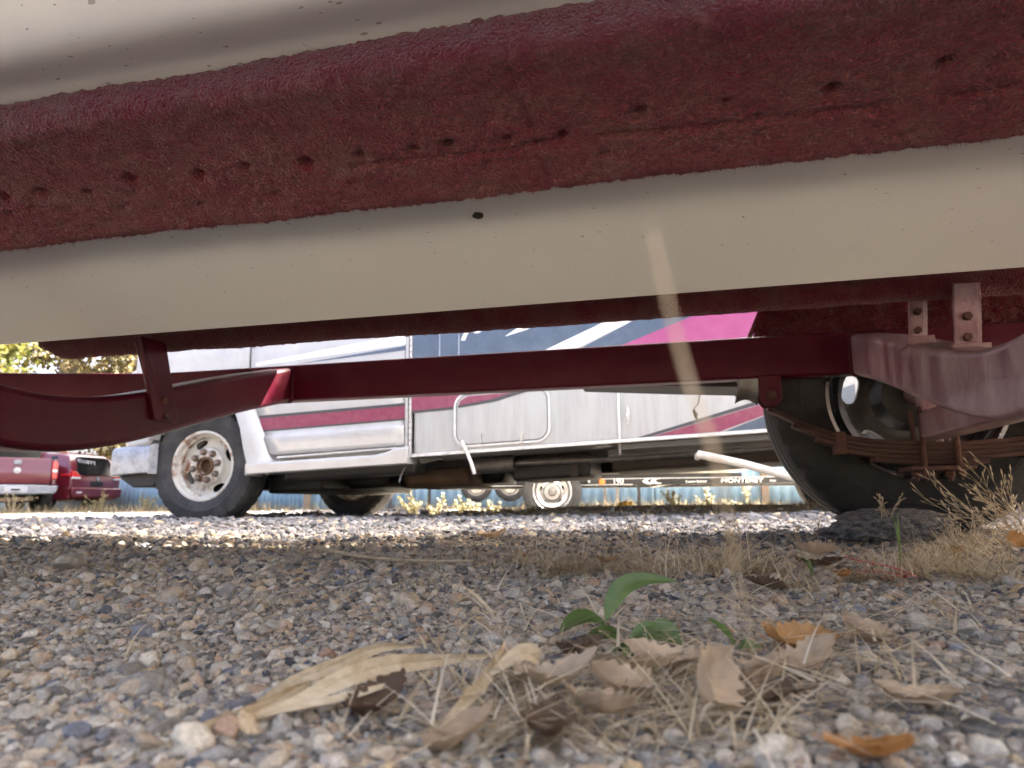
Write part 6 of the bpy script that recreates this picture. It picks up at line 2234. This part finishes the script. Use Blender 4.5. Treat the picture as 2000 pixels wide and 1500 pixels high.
# branching dry weeds
def dry_weed(x, y, stems, h, az0, spread, label, rad=0.001, lean=0.7, sd=1, mat='straw2', name='dry_weed', seeds=True, leafy=0):
    r = random.Random(sd)
    root = tag(empty(name, (x, y, ghs(x, y))), label, 'weed', 'dry weeds')
    mb = MB()
    lfv = MB()
    for k in range(stems):
        az = az0 + r.gauss(0, spread)
        ln = max(0.15, r.gauss(lean, 0.3))
        d = Vector((math.sin(ln) * math.cos(az), math.sin(ln) * math.sin(az), math.cos(ln)))
        p = Vector((r.gauss(0, 0.012), r.gauss(0, 0.012), 0))
        L_ = h * r.uniform(0.55, 1.1)
        pts = [p]
        for j in range(6):
            d = (d + Vector((r.gauss(0, 0.08), r.gauss(0, 0.08), r.gauss(-0.02, 0.06)))).normalized()
            pts.append(pts[-1] + d * L_ / 6)
        mb.tube(pts, [rad * (1 - 0.11 * j) for j in range(7)], 5)
        for j in range(2, 7):
            for q in range(2):
                e = (d + Vector((r.gauss(0, 0.5), r.gauss(0, 0.5), r.gauss(0.1, 0.4)))).normalized()
                l2 = L_ * r.uniform(0.10, 0.26)
                pe = pts[j] + e * l2
                mb.tube([pts[j], pts[j] + e * l2 * 0.5, pe], [rad * 0.55, rad * 0.45, rad * 0.8], 4)
                if seeds:
                    mb.tube([pe - e * l2 * 0.3, pe - e * l2 * 0.12, pe + e * 0.004], [rad * 0.5, rad * 1.5, rad * 0.3], 5)
                for w in range(leafy):
                    c = pts[j] + e * l2 * r.random()
                    a1 = Vector((r.gauss(0, 1), r.gauss(0, 1), r.gauss(0, 1))).normalized() * leafy_size
                    a2 = a1.orthogonal() * 0.5
                    lfv.add([c - a1, c + a2, c + a1, c - a2], [(0, 1, 2, 3)])
    obj('stems', mb, M[mat], root, smooth=80)
    if leafy:
        obj('leaves', lfv, M['weedleaf'], root, smooth=0)
    return root


leafy_size = 0.012
M['straw2'] = pbr('dry_weed_stem', (0.36, 0.27, 0.15), 0.75, col2=(0.50, 0.41, 0.27), scale=50)
M['weedleaf'] = pbr('dry_weed_leaves', (0.13, 0.12, 0.04), 0.7, col2=(0.22, 0.19, 0.09), scale=20)
M['brownstem'] = pbr('brown_weed_stem', (0.13, 0.08, 0.035), 0.8, col2=(0.22, 0.16, 0.07), scale=30)
dry_weed(0.96, 1.37, 16, 0.16, 2.7, 0.55, 'branching dry weed with seed heads leaning across the trailer tyre', lean=1.0, sd=2)
dry_weed(1.04, 1.46, 14, 0.16, 1.8, 0.8, 'bushy dry weed at the right edge behind the leaning weed', lean=0.6, sd=4)
dry_weed(0.74, 1.20, 9, 0.07, 1.6, 1.2, 'short bristly dry weed in front of the asphalt chunk', lean=0.5, sd=6)
dry_weed(0.755, 1.44, 5, 0.05, 1.3, 0.8, 'tiny dry weed growing on top of the asphalt chunk', lean=0.4, sd=8).location.z += 0.05
dry_weed(0.60, 1.50, 7, 0.05, 2.0, 1.0, 'tiny dry weed left of the asphalt chunk at the tyre', lean=0.6, sd=9)
dry_weed(0.33, 1.02, 5, 0.075, 1.9, 0.7, 'thin dry stalk rising behind the folded brown leaf', lean=0.4, sd=12, seeds=False)
dry_weed(0.18, 1.08, 5, 0.07, 1.7, 0.8, 'thin dry stalks rising from the middle of the grass band', lean=0.5, sd=13, seeds=False)
leafy_size = 0.02
for k, (x, y, st_, h, lf_, mt, lab) in enumerate((
        (-0.95, 7.1, 7, 0.30, 3, 'brownstem', 'tall spindly sunlit weed behind the far front wheel'),
        (-0.75, 6.9, 6, 0.26, 2, 'brownstem', 'spindly weed left of the fuel tank behind the motorhome'),
        (-0.45, 6.8, 9, 0.22, 3, 'brownstem', 'brown bushy weed behind the fuel tank'),
        (-0.20, 6.6, 10, 0.17, 3, 'brownstem', 'low brown weed beside the chrome trailer wheel'),
        (2.05, 9.2, 8, 0.34, 4, 'weedleaf', 'pale leafy weed under the silver swoosh of the black trailer'),
        (2.6, 9.6, 8, 0.32, 4, 'weedleaf', 'pale leafy weed under the middle lettering of the black trailer'),
        (3.4, 10.5, 7, 0.40, 3, 'weedleaf', 'pale weed before the blue fence right of the lettering'),
        (-8.9, 15.5, 10, 0.45, 3, 'brownstem', 'bushy dry weed before the dark red wagon'),
        (-8.2, 16.0, 9, 0.40, 3, 'brownstem', 'bushy dry weed before the blue fence at the left'),
        (-11.0, 15.8, 6, 0.5, 1, 'straw2', 'tall dry stalks before the pickup'))):
    dry_weed(x, y, st_, h, 0, 3.0, lab, rad=0.0035, lean=0.35, sd=30 + k, mat=mt, leafy=lf_, seeds=False)
